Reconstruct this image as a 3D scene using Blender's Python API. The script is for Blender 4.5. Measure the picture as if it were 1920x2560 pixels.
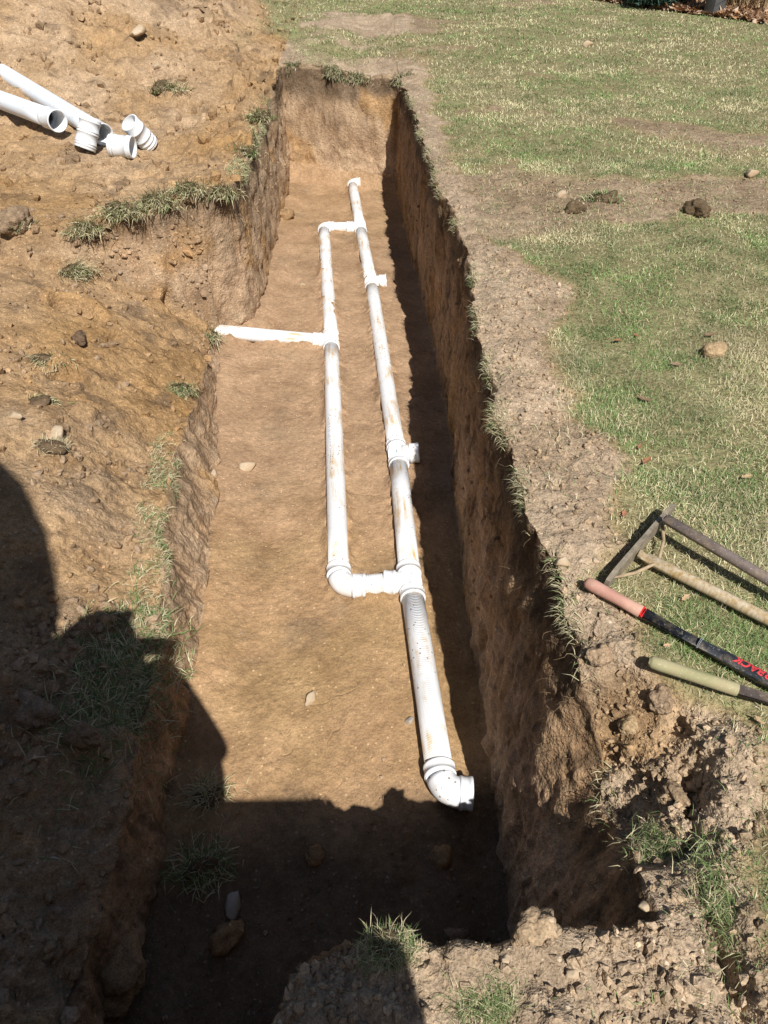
import bpy, bmesh, math, random
import numpy as np
from mathutils import Vector, Matrix, Euler

for o in list(bpy.data.objects):
    bpy.data.objects.remove(o, do_unlink=True)
sc = bpy.context.scene
col = sc.collection
R = math.radians
random.seed(7)
rng = np.random.default_rng(11)

# ------------------------------------------------------------------ camera
CAMH = 1.6
cd = bpy.data.cameras.new('camera')
cd.sensor_fit = 'VERTICAL'
cd.sensor_height = 36.0
cd.lens = 26.0
cd.clip_start = 0.02
cd.clip_end = 1500
cam = bpy.data.objects.new('camera', cd)
cam.location = (0, 0, CAMH)
cam.rotation_euler = (R(90 - 40.4), 0, 0)
col.objects.link(cam)
sc.camera = cam

# ------------------------------------------------------------------ sky, sun, exposure
SHX, SHY = -0.24, 0.79                       # horizontal run of a shadow per metre of height
sdir = Vector((SHX, SHY, -1)).normalized()
elev = math.asin(-sdir.z)
w = bpy.data.worlds.new('World')
sc.world = w
w.use_nodes = True
nt = w.node_tree
bg = nt.nodes['Background']
sky = nt.nodes.new('ShaderNodeTexSky')
sky.sky_type = 'NISHITA'
sky.sun_disc = False
sky.sun_elevation = elev
sky.sun_rotation = math.atan2(-SHX, -SHY)
nt.links.new(sky.outputs[0], bg.inputs[0])
bg.inputs[1].default_value = 0.05
sl = bpy.data.lights.new('sun', 'SUN')
sl.energy = 4.8
sl.angle = R(0.45)
sl.color = (1.0, 0.965, 0.91)
sun = bpy.data.objects.new('sun', sl)
sun.rotation_euler = sdir.to_track_quat('-Z', 'Y').to_euler()
col.objects.link(sun)
sc.view_settings.view_transform = 'Standard'
sc.view_settings.look = 'None'
sc.view_settings.exposure = 0.27
sc.view_settings.gamma = 1
sc.cycles.max_bounces = 5
sc.cycles.diffuse_bounces = 2
sc.cycles.glossy_bounces = 2
sc.view_settings.use_curve_mapping = False

# ------------------------------------------------------------------ numpy noise
def _h(i, j, k, s):
    n = (i * 374761393 + j * 668265263 + k * 2147483647 + s * 974711) & 0xffffffff
    n = ((n ^ (n >> 13)) * 1274126177) & 0xffffffff
    n = ((n ^ (n >> 16)) * 2246822519) & 0xffffffff
    return ((n ^ (n >> 15)) & 0xffff) / 32767.5 - 1.0

def vn(x, y, z, s=0):
    xi = np.floor(x).astype(np.int64); yi = np.floor(y).astype(np.int64); zi = np.floor(z).astype(np.int64)
    fx = x - xi; fy = y - yi; fz = z - zi
    fx = fx * fx * (3 - 2 * fx); fy = fy * fy * (3 - 2 * fy); fz = fz * fz * (3 - 2 * fz)
    def L(dy, dz):
        a = _h(xi, yi + dy, zi + dz, s); b = _h(xi + 1, yi + dy, zi + dz, s)
        return a + (b - a) * fx
    a = L(0, 0); a = a + (L(1, 0) - a) * fy
    b = L(0, 1); b = b + (L(1, 1) - b) * fy
    return a + (b - a) * fz

def fbm(x, y, z, f, octv=3, s=0, g=0.5):
    t = 0; a = 1.0; n = 0
    for o in range(octv):
        t = t + a * vn(x * f + 17.3 * o, y * f + 9.1 * o, z * f + 3.7 * o, s + o)
        n += a; a *= g; f *= 2.03
    return t / n

def lumps(x, y, f, s, keep=0.6, rmax=0.62):
    """height of loose lumps lying on a surface, in units of the cell size"""
    x = x * f; y = y * f
    wx = x + 0.28 * vn(x * 2.3, y * 2.3, x * 0, s + 7); wy = y + 0.28 * vn(x * 2.3, y * 2.3, x * 0 + 5.5, s + 8)
    xi = np.floor(wx).astype(np.int64); yi = np.floor(wy).astype(np.int64)
    h = np.zeros_like(x)
    for dx in (-1, 0, 1):
        for dy in (-1, 0, 1):
            cx = xi + dx; cy = yi + dy; z = cx * 0
            px = cx + .5 + .45 * _h(cx, cy, z, s); py = cy + .5 + .45 * _h(cx, cy, z, s + 1)
            k = _h(cx, cy, z, s + 2) * .5 + .5
            r = rmax * (0.35 + 0.65 * (_h(cx, cy, z, s + 3) * .5 + .5) ** 2)
            d2 = ((wx - px) ** 2 + (wy - py) ** 2) / (r * r)
            h = np.maximum(h, np.where(k < keep, r * np.sqrt(np.clip(1 - d2, 0, 1)), 0))
    return h

def sst(a, b, x):
    t = np.clip((x - a) / (b - a), 0, 1)
    return t * t * (3 - 2 * t)

def interp(x, pts):
    xs, ys = zip(*pts)
    return np.interp(x, xs, ys)

# ------------------------------------------------------------------ helpers
def tag(o, label=None, cat=None, group=None, kind=None):
    if label: o['label'] = label
    if cat: o['category'] = cat
    if group: o['group'] = group
    if kind: o['kind'] = kind
    return o

def mesh_np(name, V, polys, mat, parent=None, smooth=True, colattr=None):
    """polys: list of int arrays (n,k) each of constant k"""
    me = bpy.data.meshes.new(name)
    V = np.asarray(V, dtype=np.float32)
    me.vertices.add(len(V)); me.vertices.foreach_set('co', V.ravel())
    idx = np.concatenate([p.ravel() for p in polys]).astype(np.int32)
    tot = np.concatenate([np.full(len(p), p.shape[1], np.int32) for p in polys])
    st = np.concatenate([[0], np.cumsum(tot)[:-1]]).astype(np.int32)
    me.loops.add(len(idx)); me.loops.foreach_set('vertex_index', idx)
    me.polygons.add(len(tot)); me.polygons.foreach_set('loop_start', st)
    me.polygons.foreach_set('loop_total', tot)
    me.polygons.foreach_set('use_smooth', np.full(len(tot), smooth))
    if colattr is not None:
        a = me.color_attributes.new('tint', 'FLOAT_COLOR', 'POINT')
        c = np.ones((len(V), 4), np.float32); c[:, :3] = colattr
        a.data.foreach_set('color', c.ravel())
    me.update(calc_edges=True); me.validate()
    if mat: me.materials.append(mat)
    o = bpy.data.objects.new(name, me)
    col.objects.link(o)
    if parent: o.parent = parent
    return o

def bm_obj(name, bm, mat, parent=None, smooth=True):
    me = bpy.data.meshes.new(name)
    bmesh.ops.recalc_face_normals(bm, faces=bm.faces)
    bm.to_mesh(me); bm.free()
    if smooth:
        me.polygons.foreach_set('use_smooth', [True] * len(me.polygons))
    me.materials.append(mat)
    o = bpy.data.objects.new(name, me)
    col.objects.link(o)
    if parent: o.parent = parent
    return o

def empty(name, loc=(0, 0, 0)):
    o = bpy.data.objects.new(name, None)
    o.empty_display_size = 0.05
    o.location = loc
    col.objects.link(o)
    return o

def frame_for(d):
    d = Vector(d).normalized()
    a = Vector((0, 0, 1)) if abs(d.z) < 0.9 else Vector((1, 0, 0))
    u = d.cross(a).normalized(); v = u.cross(d).normalized()
    return u, v

def sweep(bm, pts, radii, n=20, cap=True):
    """tube along pts with the given radii"""
    pts = [Vector(p) for p in pts]
    rings = []
    u = None
    for i, p in enumerate(pts):
        d = (pts[min(i + 1, len(pts) - 1)] - pts[max(i - 1, 0)])
        if d.length < 1e-9: d = pts[-1] - pts[0]
        d.normalize()
        if u is None:
            u, v = frame_for(d)
        else:
            u = (u - d * u.dot(d)).normalized(); v = d.cross(u).normalized()
        r = radii[i] if hasattr(radii, '__len__') else radii
        rings.append([bm.verts.new(p + (u * math.cos(2 * math.pi * k / n) + v * math.sin(2 * math.pi * k / n)) * r) for k in range(n)])
    for a, b in zip(rings, rings[1:]):
        for k in range(n):
            bm.faces.new((a[k], a[(k + 1) % n], b[(k + 1) % n], b[k]))
    if cap:
        for rg, c in ((rings[0], pts[0]), (rings[-1], pts[-1])):
            bm.faces.new(rg)
    return rings

def lathe(bm, a, d, prof, n=28):
    """profile [(t, r)] along direction d from a; open profile; may fold back for a hollow part"""
    a = Vector(a); d = Vector(d).normalized(); u, v = frame_for(d)
    rings = []
    for t, r in prof:
        rings.append([bm.verts.new(a + d * t + (u * math.cos(2 * math.pi * k / n) + v * math.sin(2 * math.pi * k / n)) * r) for k in range(n)])
    for p, q in zip(rings, rings[1:]):
        for k in range(n):
            bm.faces.new((p[k], p[(k + 1) % n], q[(k + 1) % n], q[k]))

def box(bm, c, s, rot=None, bev=0.0):
    m = Matrix.Translation(c)
    if rot is not None: m = m @ (rot.to_matrix().to_4x4() if hasattr(rot, 'to_matrix') else rot)
    g = bmesh.ops.create_cube(bm, size=1.0, matrix=m @ Matrix.Diagonal((*s, 1)))
    if bev:
        es = list({e for v in g['verts'] for e in v.link_edges})
        bmesh.ops.bevel(bm, geom=es, offset=bev, segments=2, affect='EDGES', profile=0.6)

# ------------------------------------------------------------------ materials
def newmat(name):
    m = bpy.data.materials.new(name)
    m.use_nodes = True
    t = m.node_tree
    b = t.nodes['Principled BSDF']
    b.inputs['Specular IOR Level'].default_value = 0.25
    return m, t, b

def N(t, typ, **kw):
    n = t.nodes.new(typ)
    for k, v in kw.items():
        if k.startswith('i_'):
            n.inputs[k[2:]].default_value = v
        else:
            setattr(n, k, v)
    return n

def ramp(t, src, stops):
    r = t.nodes.new('ShaderNodeValToRGB')
    e = r.color_ramp.elements
    while len(e) < len(stops): e.new(0.5)
    for el, (p, c) in zip(e, stops):
        el.position = p
        el.color = (*c, 1) if hasattr(c, '__len__') else (c, c, c, 1)
    t.links.new(src, r.inputs[0])
    return r.outputs[0]

def mixc(t, fac, a, b, mode='MIX'):
    m = t.nodes.new('ShaderNodeMix')
    m.data_type = 'RGBA'; m.blend_type = mode
    for s, x in ((0, fac), (6, a), (7, b)):
        if isinstance(x, (int, float)): m.inputs[s].default_value = x
        elif isinstance(x, tuple): m.inputs[s].default_value = (*x, 1)
        else: t.links.new(x, m.inputs[s])
    return m.outputs[2]

def mth(t, op, a, b=0.0, c=None):
    m = t.nodes.new('ShaderNodeMath'); m.operation = op
    for s, x in enumerate((a, b) if c is None else (a, b, c)):
        if isinstance(x, (int, float)): m.inputs[s].default_value = x
        else: t.links.new(x, m.inputs[s])
    return m.outputs[0]

def soil_mat(name, grit=1.0, bump=0.6, pebble=0.5, cracks=False):
    """crumbly soil: the large-scale soil horizons come from the mesh, grain and relief from noise"""
    m, t, b = newmat(name)
    tc = N(t, 'ShaderNodeTexCoord')
    P = tc.outputs['Object']
    at = N(t, 'ShaderNodeAttribute', attribute_name='tint')
    def noise(scale, det=4, rough=0.6):
        n = N(t, 'ShaderNodeTexNoise', i_Scale=scale, i_Detail=det, i_Roughness=rough)
        t.links.new(P, n.inputs['Vector']); return n.outputs['Fac']
    n1 = noise(5, 3); n2 = noise(38, 3, 0.7); n3 = noise(170, 1, 0.7)
    v = N(t, 'ShaderNodeTexVoronoi', i_Scale=62.0); v.feature = 'F1'; t.links.new(P, v.inputs['Vector'])
    v2 = N(t, 'ShaderNodeTexVoronoi', i_Scale=26.0); t.links.new(P, v2.inputs['Vector'])
    c = mixc(t, 0.75, at.outputs['Color'], ramp(t, n1, [(0.25, (0.66, 0.62, 0.58)), (0.75, (1.28, 1.3, 1.32))]), 'MULTIPLY')
    c = mixc(t, 0.8 * min(grit, 1), c, ramp(t, n2, [(0.3, 0.6), (0.7, 1.32)]), 'MULTIPLY')
    c = mixc(t, 0.6 * min(grit, 1), c, ramp(t, n3, [(0.3, 0.55), (0.72, 1.4)]), 'MULTIPLY')
    # scattered pale grit: a few cells only
    sep = N(t, 'ShaderNodeSeparateColor'); t.links.new(v.outputs['Color'], sep.inputs[0])
    pick = mth(t, 'GREATER_THAN', sep.outputs[0], 1 - 0.10 * pebble)
    near = mth(t, 'LESS_THAN', v.outputs['Distance'], 0.32)
    c = mixc(t, mth(t, 'MULTIPLY', mth(t, 'MULTIPLY', pick, near), 0.8), c, mixc(t, 1.0, at.outputs['Color'], (1.65, 1.75, 1.9), 'MULTIPLY'))
    t.links.new(c, b.inputs['Base Color'])
    b.inputs['Roughness'].default_value = 0.95
    b.inputs['Specular IOR Level'].default_value = 0.12
    # relief
    h = mth(t, 'MULTIPLY', n2, 0.9)
    h = mth(t, 'ADD', h, mth(t, 'MULTIPLY', n3, 0.35))
    h = mth(t, 'ADD', h, mth(t, 'MULTIPLY', v.outputs['Distance'], -0.45))
    h = mth(t, 'ADD', h, mth(t, 'MULTIPLY', v2.outputs['Distance'], -0.35))
    if cracks:
        mpv = N(t, 'ShaderNodeVectorMath'); mpv.operation = 'MULTIPLY_ADD'
        wn = N(t, 'ShaderNodeTexNoise', i_Scale=4.5, i_Detail=2.0); t.links.new(P, wn.inputs['Vector'])
        t.links.new(wn.outputs['Color'], mpv.inputs[0]); mpv.inputs[1].default_value = (.35, .35, .35); t.links.new(P, mpv.inputs[2])
        ve = N(t, 'ShaderNodeTexVoronoi', i_Scale=3.2); ve.feature = 'DISTANCE_TO_EDGE'; t.links.new(mpv.outputs[0], ve.inputs['Vector'])
        nm = N(t, 'ShaderNodeTexNoise', i_Scale=2.6, i_Detail=1.0); t.links.new(P, nm.inputs['Vector'])
        ck = mth(t, 'MULTIPLY', ramp(t, ve.outputs['Distance'], [(0.0, 1.0), (0.022, 0.0)]), ramp(t, nm.outputs['Fac'], [(0.52, 0.0), (0.60, 1.0)]))
        h = mth(t, 'ADD', h, mth(t, 'MULTIPLY', ck, -0.8))
    bp = N(t, 'ShaderNodeBump', i_Strength=bump, i_Distance=0.018)
    t.links.new(h, bp.inputs['Height']); t.links.new(bp.outputs[0], b.inputs['Normal'])
    return m

M = {}
M['floor'] = soil_mat('trench_floor_soil', 0.7, 0.38, 0.55, cracks=True)
M['wall'] = soil_mat('cut_wall_soil', 0.9, 0.6, 0.3)
M['bank'] = soil_mat('bank_soil', 1.0, 0.6, 1.0)
M['lawn'] = soil_mat('lawn_soil', 1.0, 0.7, 0.5)
M['crumb'] = soil_mat('crumb_soil', 0.9, 0.5, 0.2)

def tint_mat(name, rough=0.8, trans=0.0, spec=0.2):
    m, t, b = newmat(name)
    at = N(t, 'ShaderNodeAttribute', attribute_name='tint')
    t.links.new(at.outputs['Color'], b.inputs['Base Color'])
    b.inputs['Roughness'].default_value = rough
    b.inputs['Specular IOR Level'].default_value = spec
    return m
M['grass'] = tint_mat('grass_blades', 0.65, spec=0.3)
M['leaf'] = tint_mat('dead_leaves', 0.8)

def stone_mat(name, c1, c2, dirt=.75):
    m, t, b = newmat(name)
    tc = N(t, 'ShaderNodeTexCoord')
    n = N(t, 'ShaderNodeTexNoise', i_Scale=28.0, i_Detail=6.0, i_Roughness=0.7); t.links.new(tc.outputs['Object'], n.inputs['Vector'])
    n2 = N(t, 'ShaderNodeTexNoise', i_Scale=9.0, i_Detail=3.0); t.links.new(tc.outputs['Object'], n2.inputs['Vector'])
    c = ramp(t, n.outputs['Fac'], [(0.3, c1), (0.7, c2)])
    c = mixc(t, ramp(t, n2.outputs['Fac'], [(0.42, 0.0), (0.62, dirt)]), c, (0.38, 0.26, 0.15))
    t.links.new(c, b.inputs['Base Color'])
    b.inputs['Roughness'].default_value = 0.85
    bp = N(t, 'ShaderNodeBump', i_Strength=0.4, i_Distance=0.006)
    t.links.new(n.outputs['Fac'], bp.inputs['Height']); t.links.new(bp.outputs[0], b.inputs['Normal'])
    return m
M['stone'] = stone_mat('pale_stone', (0.40, 0.31, 0.21), (0.58, 0.47, 0.34))
M['stone_grey'] = stone_mat('grey_stone', (0.32, 0.29, 0.25), (0.5, 0.46, 0.4))

def pvc_mat(name, stain=0.5, ribs=True, tone=(0.85, 0.87, 0.89), bluish=False):
    """white drain pipe; object coordinates run along local z"""
    m, t, b = newmat(name)
    tc = N(t, 'ShaderNodeTexCoord')
    sx = N(t, 'ShaderNodeSeparateXYZ'); t.links.new(tc.outputs['Object'], sx.inputs[0])
    oi = N(t, 'ShaderNodeObjectInfo')
    va = N(t, 'ShaderNodeVectorMath'); va.operation = 'MULTIPLY_ADD'
    t.links.new(oi.outputs['Random'], va.inputs[0]); va.inputs[1].default_value = (13.0, 7.0, 29.0); t.links.new(tc.outputs['Object'], va.inputs[2])
    P = va.outputs[0]
    n = N(t, 'ShaderNodeTexNoise', i_Scale=5.0, i_Detail=5.0, i_Roughness=0.65); t.links.new(P, n.inputs['Vector'])
    mp = N(t, 'ShaderNodeMapping'); mp.inputs['Scale'].default_value = (34, 34, 4.5); t.links.new(P, mp.inputs[0])
    n2 = N(t, 'ShaderNodeTexNoise', i_Scale=1.0, i_Detail=4.0, i_Roughness=0.6); t.links.new(mp.outputs[0], n2.inputs['Vector'])
    f1 = ramp(t, n.outputs['Fac'], [(0.44, 0.0), (0.64, 1.0)])
    f2 = ramp(t, n2.outputs['Fac'], [(0.46, 0.0), (0.62, 1.0)])
    f = mth(t, 'MULTIPLY', mth(t, 'MULTIPLY', f1, f2), stain)
    c = mixc(t, f, tone, (0.58, 0.36, 0.13))
    f3 = mth(t, 'MULTIPLY', f1, 0.16 * stain)
    c = mixc(t, f3, c, (0.66, 0.52, 0.33))
    # specks of soil thrown on the pipe
    v = N(t, 'ShaderNodeTexVoronoi', i_Scale=60.0); t.links.new(P, v.inputs['Vector'])
    sep = N(t, 'ShaderNodeSeparateColor'); t.links.new(v.outputs['Color'], sep.inputs[0])
    n5 = N(t, 'ShaderNodeTexNoise', i_Scale=4.0, i_Detail=2.0); t.links.new(P, n5.inputs['Vector'])
    pk = mth(t, 'MULTIPLY', mth(t, 'GREATER_THAN', sep.outputs[1], 0.80), mth(t, 'LESS_THAN', v.outputs['Distance'], 0.27))
    pk = mth(t, 'MULTIPLY', pk, mth(t, 'GREATER_THAN', n5.outputs['Fac'], 0.54))
    c = mixc(t, mth(t, 'MULTIPLY', pk, 0.85), c, (0.2, 0.13, 0.07))
    t.links.new(c, b.inputs['Base Color'])
    b.inputs['Roughness'].default_value = 0.42
    b.inputs['Specular IOR Level'].default_value = 0.4
    if ribs:
        s = mth(t, 'SINE', mth(t, 'MULTIPLY', sx.outputs[2], 2 * math.pi / 0.0105))
        bp = N(t, 'ShaderNodeBump', i_Strength=0.6, i_Distance=0.0018)
        t.links.new(s, bp.inputs['Height']); t.links.new(bp.outputs[0], b.inputs['Normal'])
    return m
M['pvc'] = pvc_mat('white_pipe_ribbed', 0.95)
M['pvc_fit'] = pvc_mat('white_fitting', 0.45, ribs=False)
M['pvc_clean'] = pvc_mat('clean_pipe', 0.10, ribs=False, tone=(0.74, 0.80, 0.86))
M['pvc_in'] = pvc_mat('clean_coupling', 0.08, ribs=False, tone=(0.74, 0.76, 0.78))

def plain(name, c, rough=0.6, spec=0.3, var=0.25, scale=30.0, c2=None, stretch=None, metal=0.0, mud=0.0):
    m, t, b = newmat(name)
    tc = N(t, 'ShaderNodeTexCoord'); src = tc.outputs['Object']
    if stretch:
        mp = N(t, 'ShaderNodeMapping'); mp.inputs['Scale'].default_value = stretch; t.links.new(src, mp.inputs[0]); src = mp.outputs[0]
    n = N(t, 'ShaderNodeTexNoise', i_Scale=scale, i_Detail=5.0, i_Roughness=0.65); t.links.new(src, n.inputs['Vector'])
    a = tuple(x * (1 - var) for x in c); d = c2 or tuple(min(1, x * (1 + var)) for x in c)
    cc_ = ramp(t, n.outputs['Fac'], [(0.32, a), (0.7, d)])
    if mud:
        nd = N(t, 'ShaderNodeTexNoise', i_Scale=24.0, i_Detail=6.0, i_Roughness=0.75); t.links.new(tc.outputs['Object'], nd.inputs['Vector'])
        cc_ = mixc(t, ramp(t, nd.outputs['Fac'], [(0.50, 0.0), (0.66, mud)]), cc_, (0.36, 0.27, 0.17))
        nd2 = N(t, 'ShaderNodeTexNoise', i_Scale=160.0, i_Detail=2.0, i_Roughness=0.6); t.links.new(tc.outputs['Object'], nd2.inputs['Vector'])
        cc_ = mixc(t, ramp(t, nd2.outputs['Fac'], [(0.62, 0.0), (0.68, mud)]), cc_, (0.55, 0.50, 0.42))
    t.links.new(cc_, b.inputs['Base Color'])
    b.inputs['Roughness'].default_value = rough
    b.inputs['Specular IOR Level'].default_value = spec
    b.inputs['Metallic'].default_value = metal
    bp = N(t, 'ShaderNodeBump', i_Strength=0.2, i_Distance=0.002)
    t.links.new(n.outputs['Fac'], bp.inputs['Height']); t.links.new(bp.outputs[0], b.inputs['Normal'])
    return m
M['print'] = plain('pipe_print', (0.30, 0.32, 0.36), 0.7)
M['pink'] = plain('faded_pink_grip', (0.52, 0.27, 0.21), 0.75, 0.2, 0.12, 14, c2=(0.56, 0.33, 0.26), mud=0.35)
M['red'] = plain('red_band', (0.62, 0.03, 0.03), 0.5)
M['redtext'] = plain('red_lettering', (0.66, 0.05, 0.06), 0.5, var=0.1)
M['black'] = plain('black_fibreglass', (0.014, 0.017, 0.022), 0.42, 0.5, 0.3, 30, c2=(0.035, 0.04, 0.048), mud=0.3)
M['ringgrey'] = plain('grey_band', (0.34, 0.37, 0.40), 0.5)
M['olive'] = plain('olive_grip', (0.30, 0.30, 0.15), 0.75, 0.2, 0.12, 10, c2=(0.40, 0.35, 0.21), mud=0.45)
M['greyshaft'] = plain('grey_brown_shaft', (0.16, 0.125, 0.11), 0.55, 0.35, 0.15, 40, c2=(0.21, 0.17, 0.15), stretch=(1, 1, 0.15), mud=0.5)
M['wood'] = plain('weathered_ash_handle', (0.36, 0.23, 0.08), 0.6, 0.3, 0.1, 16, c2=(0.56, 0.50, 0.39), stretch=(6, 6, 0.35), mud=0.4)
M['steel'] = plain('dirty_steel', (0.24, 0.20, 0.15), 0.6, 0.4, 0.3, 40, c2=(0.40, 0.34, 0.25), metal=0.2)
M['brace'] = plain('soil_coated_steel', (0.36, 0.27, 0.17), 0.75, 0.3, 0.25, 40)
M['root'] = plain('dry_roots', (0.21, 0.15, 0.09), 0.85, 0.1, 0.3, 40)
M['post'] = plain('grey_post_paint', (0.10, 0.10, 0.10), 0.7, 0.3, 0.2, 8)
M['stem'] = tint_mat('dry_stems', 0.8)
M['yellow'] = plain('machine_yellow', (0.62, 0.33, 0.02), 0.45, 0.4, 0.1, 5)
M['iron'] = plain('machine_iron', (0.03, 0.03, 0.03), 0.6, 0.4, 0.3, 12)
M['cloth'] = plain('work_jacket', (0.05, 0.06, 0.08), 0.9, 0.1, 0.2, 20)
M['skin'] = plain('skin', (0.5, 0.3, 0.22), 0.6, 0.3, 0.08, 20)
mg, tg, bg_ = newmat('tinted_glass')
bg_.inputs['Base Color'].default_value = (0.03, 0.04, 0.045, 1); bg_.inputs['Roughness'].default_value = 0.08
M['glass'] = mg

# ------------------------------------------------------------------ terrain
FLOOR = -1.08
def seq(*segs):
    out = []
    for a, b, d in segs:
        n = max(1, int(round((b - a) / d)))
        out.append(np.linspace(a, b, n, endpoint=False))
    return np.concatenate(out)
rows = np.concatenate([[-300, -120, -50, -20, -10, -6, -4, -3, -2.2, -1.6, -1.2, -0.9, -0.6, -0.4, -0.2],
    seq((-0.05, 0.2, 0.02), (0.2, 1.0, 0.0075), (1.0, 3.0, 0.0105), (3.0, 5.7, 0.0145), (5.7, 8.65, 0.024), (8.65, 9.2, 0.0055), (9.2, 10.2, 0.03), (10.2, 17, 0.07)),
    [17, 17.5, 18.2, 19, 20, 22, 25, 30, 40, 60, 100, 180, 320]])
def geo(a, b, n, p):
    return a + (b - a) * np.linspace(0, 1, n) ** p
LO = np.concatenate([geo(0, 2.2, 135, 1.3)[1:], geo(2.2, 9, 66, 1.4)[1:], [10, 12, 15, 20, 30, 60, 120, 300]])[::-1]
RO = np.concatenate([[0], geo(0, 0.7, 66, 1.0)[1:], geo(0.7, 3.5, 80, 1.25)[1:], geo(3.5, 10, 45, 1.2)[1:], [11, 13, 16, 20, 30, 60, 120, 300]])
NWL, NFL, NWR = 52, 112, 84
nl, nr = len(LO), len(RO)
Yr = rows[:, None]
j1 = lambda y, f, s: vn(y * f, y * 0 + 0.5, y * 0 + 0.5, s)
rim_n = lambda y, s: 0.032 * j1(y, 2.1, s) + 0.026 * j1(y, 5.3, s + 1) + 0.018 * j1(y, 13, s + 2) + 0.011 * j1(y, 31, s + 3)
env = sst(-0.5, 0.3, rows) * (1 - sst(9.6, 10.5, rows))
xlr = interp(rows, [(0, -.80), (.9, -.84), (1.7, -.86), (2.1, -.95), (2.55, -1.06), (3.2, -1.14), (3.7, -1.13), (4.1, -1.16), (4.85, -1.27), (5.25, -1.28), (5.45, -1.06), (5.9, -1.03), (7, -1.07), (8, -1.10), (9.5, -1.18)]) + rim_n(rows, 40) * env * 0.8
xlb = interp(rows, [(0, -.78), (.9, -.80), (1.7, -.80), (2.2, -.85), (3.2, -.94), (3.7, -1.02), (4.1, -1.08), (4.85, -1.22), (5.2, -1.24), (5.45, -1.02), (6.4, -1.02), (8, -1.09), (9.5, -1.16)]) + rim_n(rows, 50) * env * 0.4
xrr = interp(rows, [(0, .55), (.55, .55), (.8, .60), (1.1, .58), (1.3, .52), (1.5, .51), (1.8, .468), (2.3, .465), (2.9, .452), (3.9, .470), (4.6, .43), (5.5, .385), (7, .29), (8.7, .19), (9.5, .15)]) + rim_n(rows, 60) * env
xrb = interp(rows, [(0, .45), (1.1, .425), (2.5, .415), (3.2, .40), (3.9, .43), (4.6, .40), (5.5, .35), (7, .26), (8.7, .16), (9.5, .12)]) + rim_n(rows, 70) * env * 0.5
XL = xlr[:, None] - LO[None, :]
sL = np.linspace(0, 1, NWL + 2)[1:-1]; sR = np.linspace(0, 1, NWR + 2)[1:-1]
XWL = xlr[:, None] + (xlb - xlr)[:, None] * sL
fF = np.linspace(0, 1, NFL)
XF = xlb[:, None] + (xrb - xlb)[:, None] * fF
# right wall: steep lower two thirds, small overhang in the sod at the top
XWR = xrb[:, None] + (xrr - xrb)[:, None] * sR ** 2.0
XR = xrr[:, None] + RO[None, :]
X = np.concatenate([XL, XWL, XF, XWR, XR], 1)
nc = X.shape[1]
cseg = np.concatenate([np.zeros(nl), np.ones(NWL), np.full(NFL, 2), np.full(NWR, 3), np.full(nr, 4)]).astype(int)
Y0 = np.repeat(Yr, nc, 1)
shw = sst(6.0, 8.4, Y0) * (1 - sst(12, 17, Y0))
Y = Y0 - 0.36 * (np.clip(X, -1.9, 0.7) - 0.15) * shw
# ends of the trench
yn = interp(X, [(-1.2, .10), (-.62, .20), (-.27, .37), (-.17, .51), (-.07, .57), (.1, .55), (.35, .56), (.6, .60)]) + 0.02 * vn(X * 6, X * 0, X * 0, 5) + 0.012 * vn(X * 17, X * 0, X * 0, 6)
e = sst(0.0, 0.09, Y0 - yn)
ye = 0.03 * vn(X * 4, X * 0, X * 0, 8)
e = e * interp(Y0 + ye, [(8.74, 1), (8.90, .90), (8.97, .70), (9.02, .22), (9.07, .04), (9.10, 0)])
# ground left and right of the cut
mound = 1.45 * np.exp(-((X + 5.0) / 2.3) ** 2 - ((Y - 11.2) / 2.5) ** 2) + 0.35 * np.exp(-((X + 2.6) / 1.1) ** 2 - ((Y - 12.2) / 2.0) ** 2)
high = mound - 0.11 * sst(-1.05, -1.9, X) * (1 - sst(8, 9.5, Y))
zrimL = interp(Y, [(0.0, -.30), (.5, -.66), (.9, -.74), (1.7, -.72), (2.1, -.80), (2.55, -.74), (3.2, -.74), (3.7, -.76), (4.1, -.80), (4.85, -.92), (5.3, -.98)])
dL = np.clip(xlr[:, None] - X, 0, None)
kslope = interp(Y, [(0, .35), (1.5, .42), (2.6, .40), (3.6, .48), (4.3, .75), (4.9, 1.25)])
bench = zrimL + 0.72 * (1 - np.exp(-kslope * dL / 0.72)) + 0.10 * sst(0.10, 0.5, dL) * sst(1.9, 2.4, Y) * (1 - sst(3.2, 3.8, Y))
bench = np.minimum(bench, 0.02)
bench = bench + (0.0 - bench) * sst(0.35, -0.6, Y)
ystep = interp(X, [(-9, 4.3), (-3.2, 4.62), (-2.44, 4.78), (-1.76, 5.02), (-1.3, 5.28), (-1.0, 5.42)]) + 0.05 * vn(X * 3, X * 0, X * 0, 21) + 0.03 * vn(X * 9, X * 0, X * 0, 22)
st = sst(-0.13, 0.05, Y - ystep)
gl = bench * (1 - st) + high * st
lawnz = 0.012 * np.sin(X * 1.1) + 0.10 * sst(8.5, 14, Y) * (1 - sst(0, 4, X)) * 0.3
dR = np.clip(X - xrr[:, None], 0, None)
slump = np.exp(-((Y - 1.0) / 0.24) ** 2)
lipw = interp(Y, [(0.3, .25), (.535, .12), (.72, .16), (.84, .24), (1.0, .30), (1.1, .27), (1.27, .17), (1.42, .13), (1.52, .03), (1.67, .19), (2.02, .34), (2.3, .30), (2.6, .23), (3.17, .28), (3.57, .44), (3.93, .26), (4.4, .13), (4.9, .2), (5.4, .24), (5.8, .10), (6.4, .10), (7, .24), (7.4, .12), (8, .26), (8.5, .15), (9.1, .3)])
lipw = lipw + 0.05 * vn(Y * 7, Y * 0, Y * 0, 31)
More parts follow.
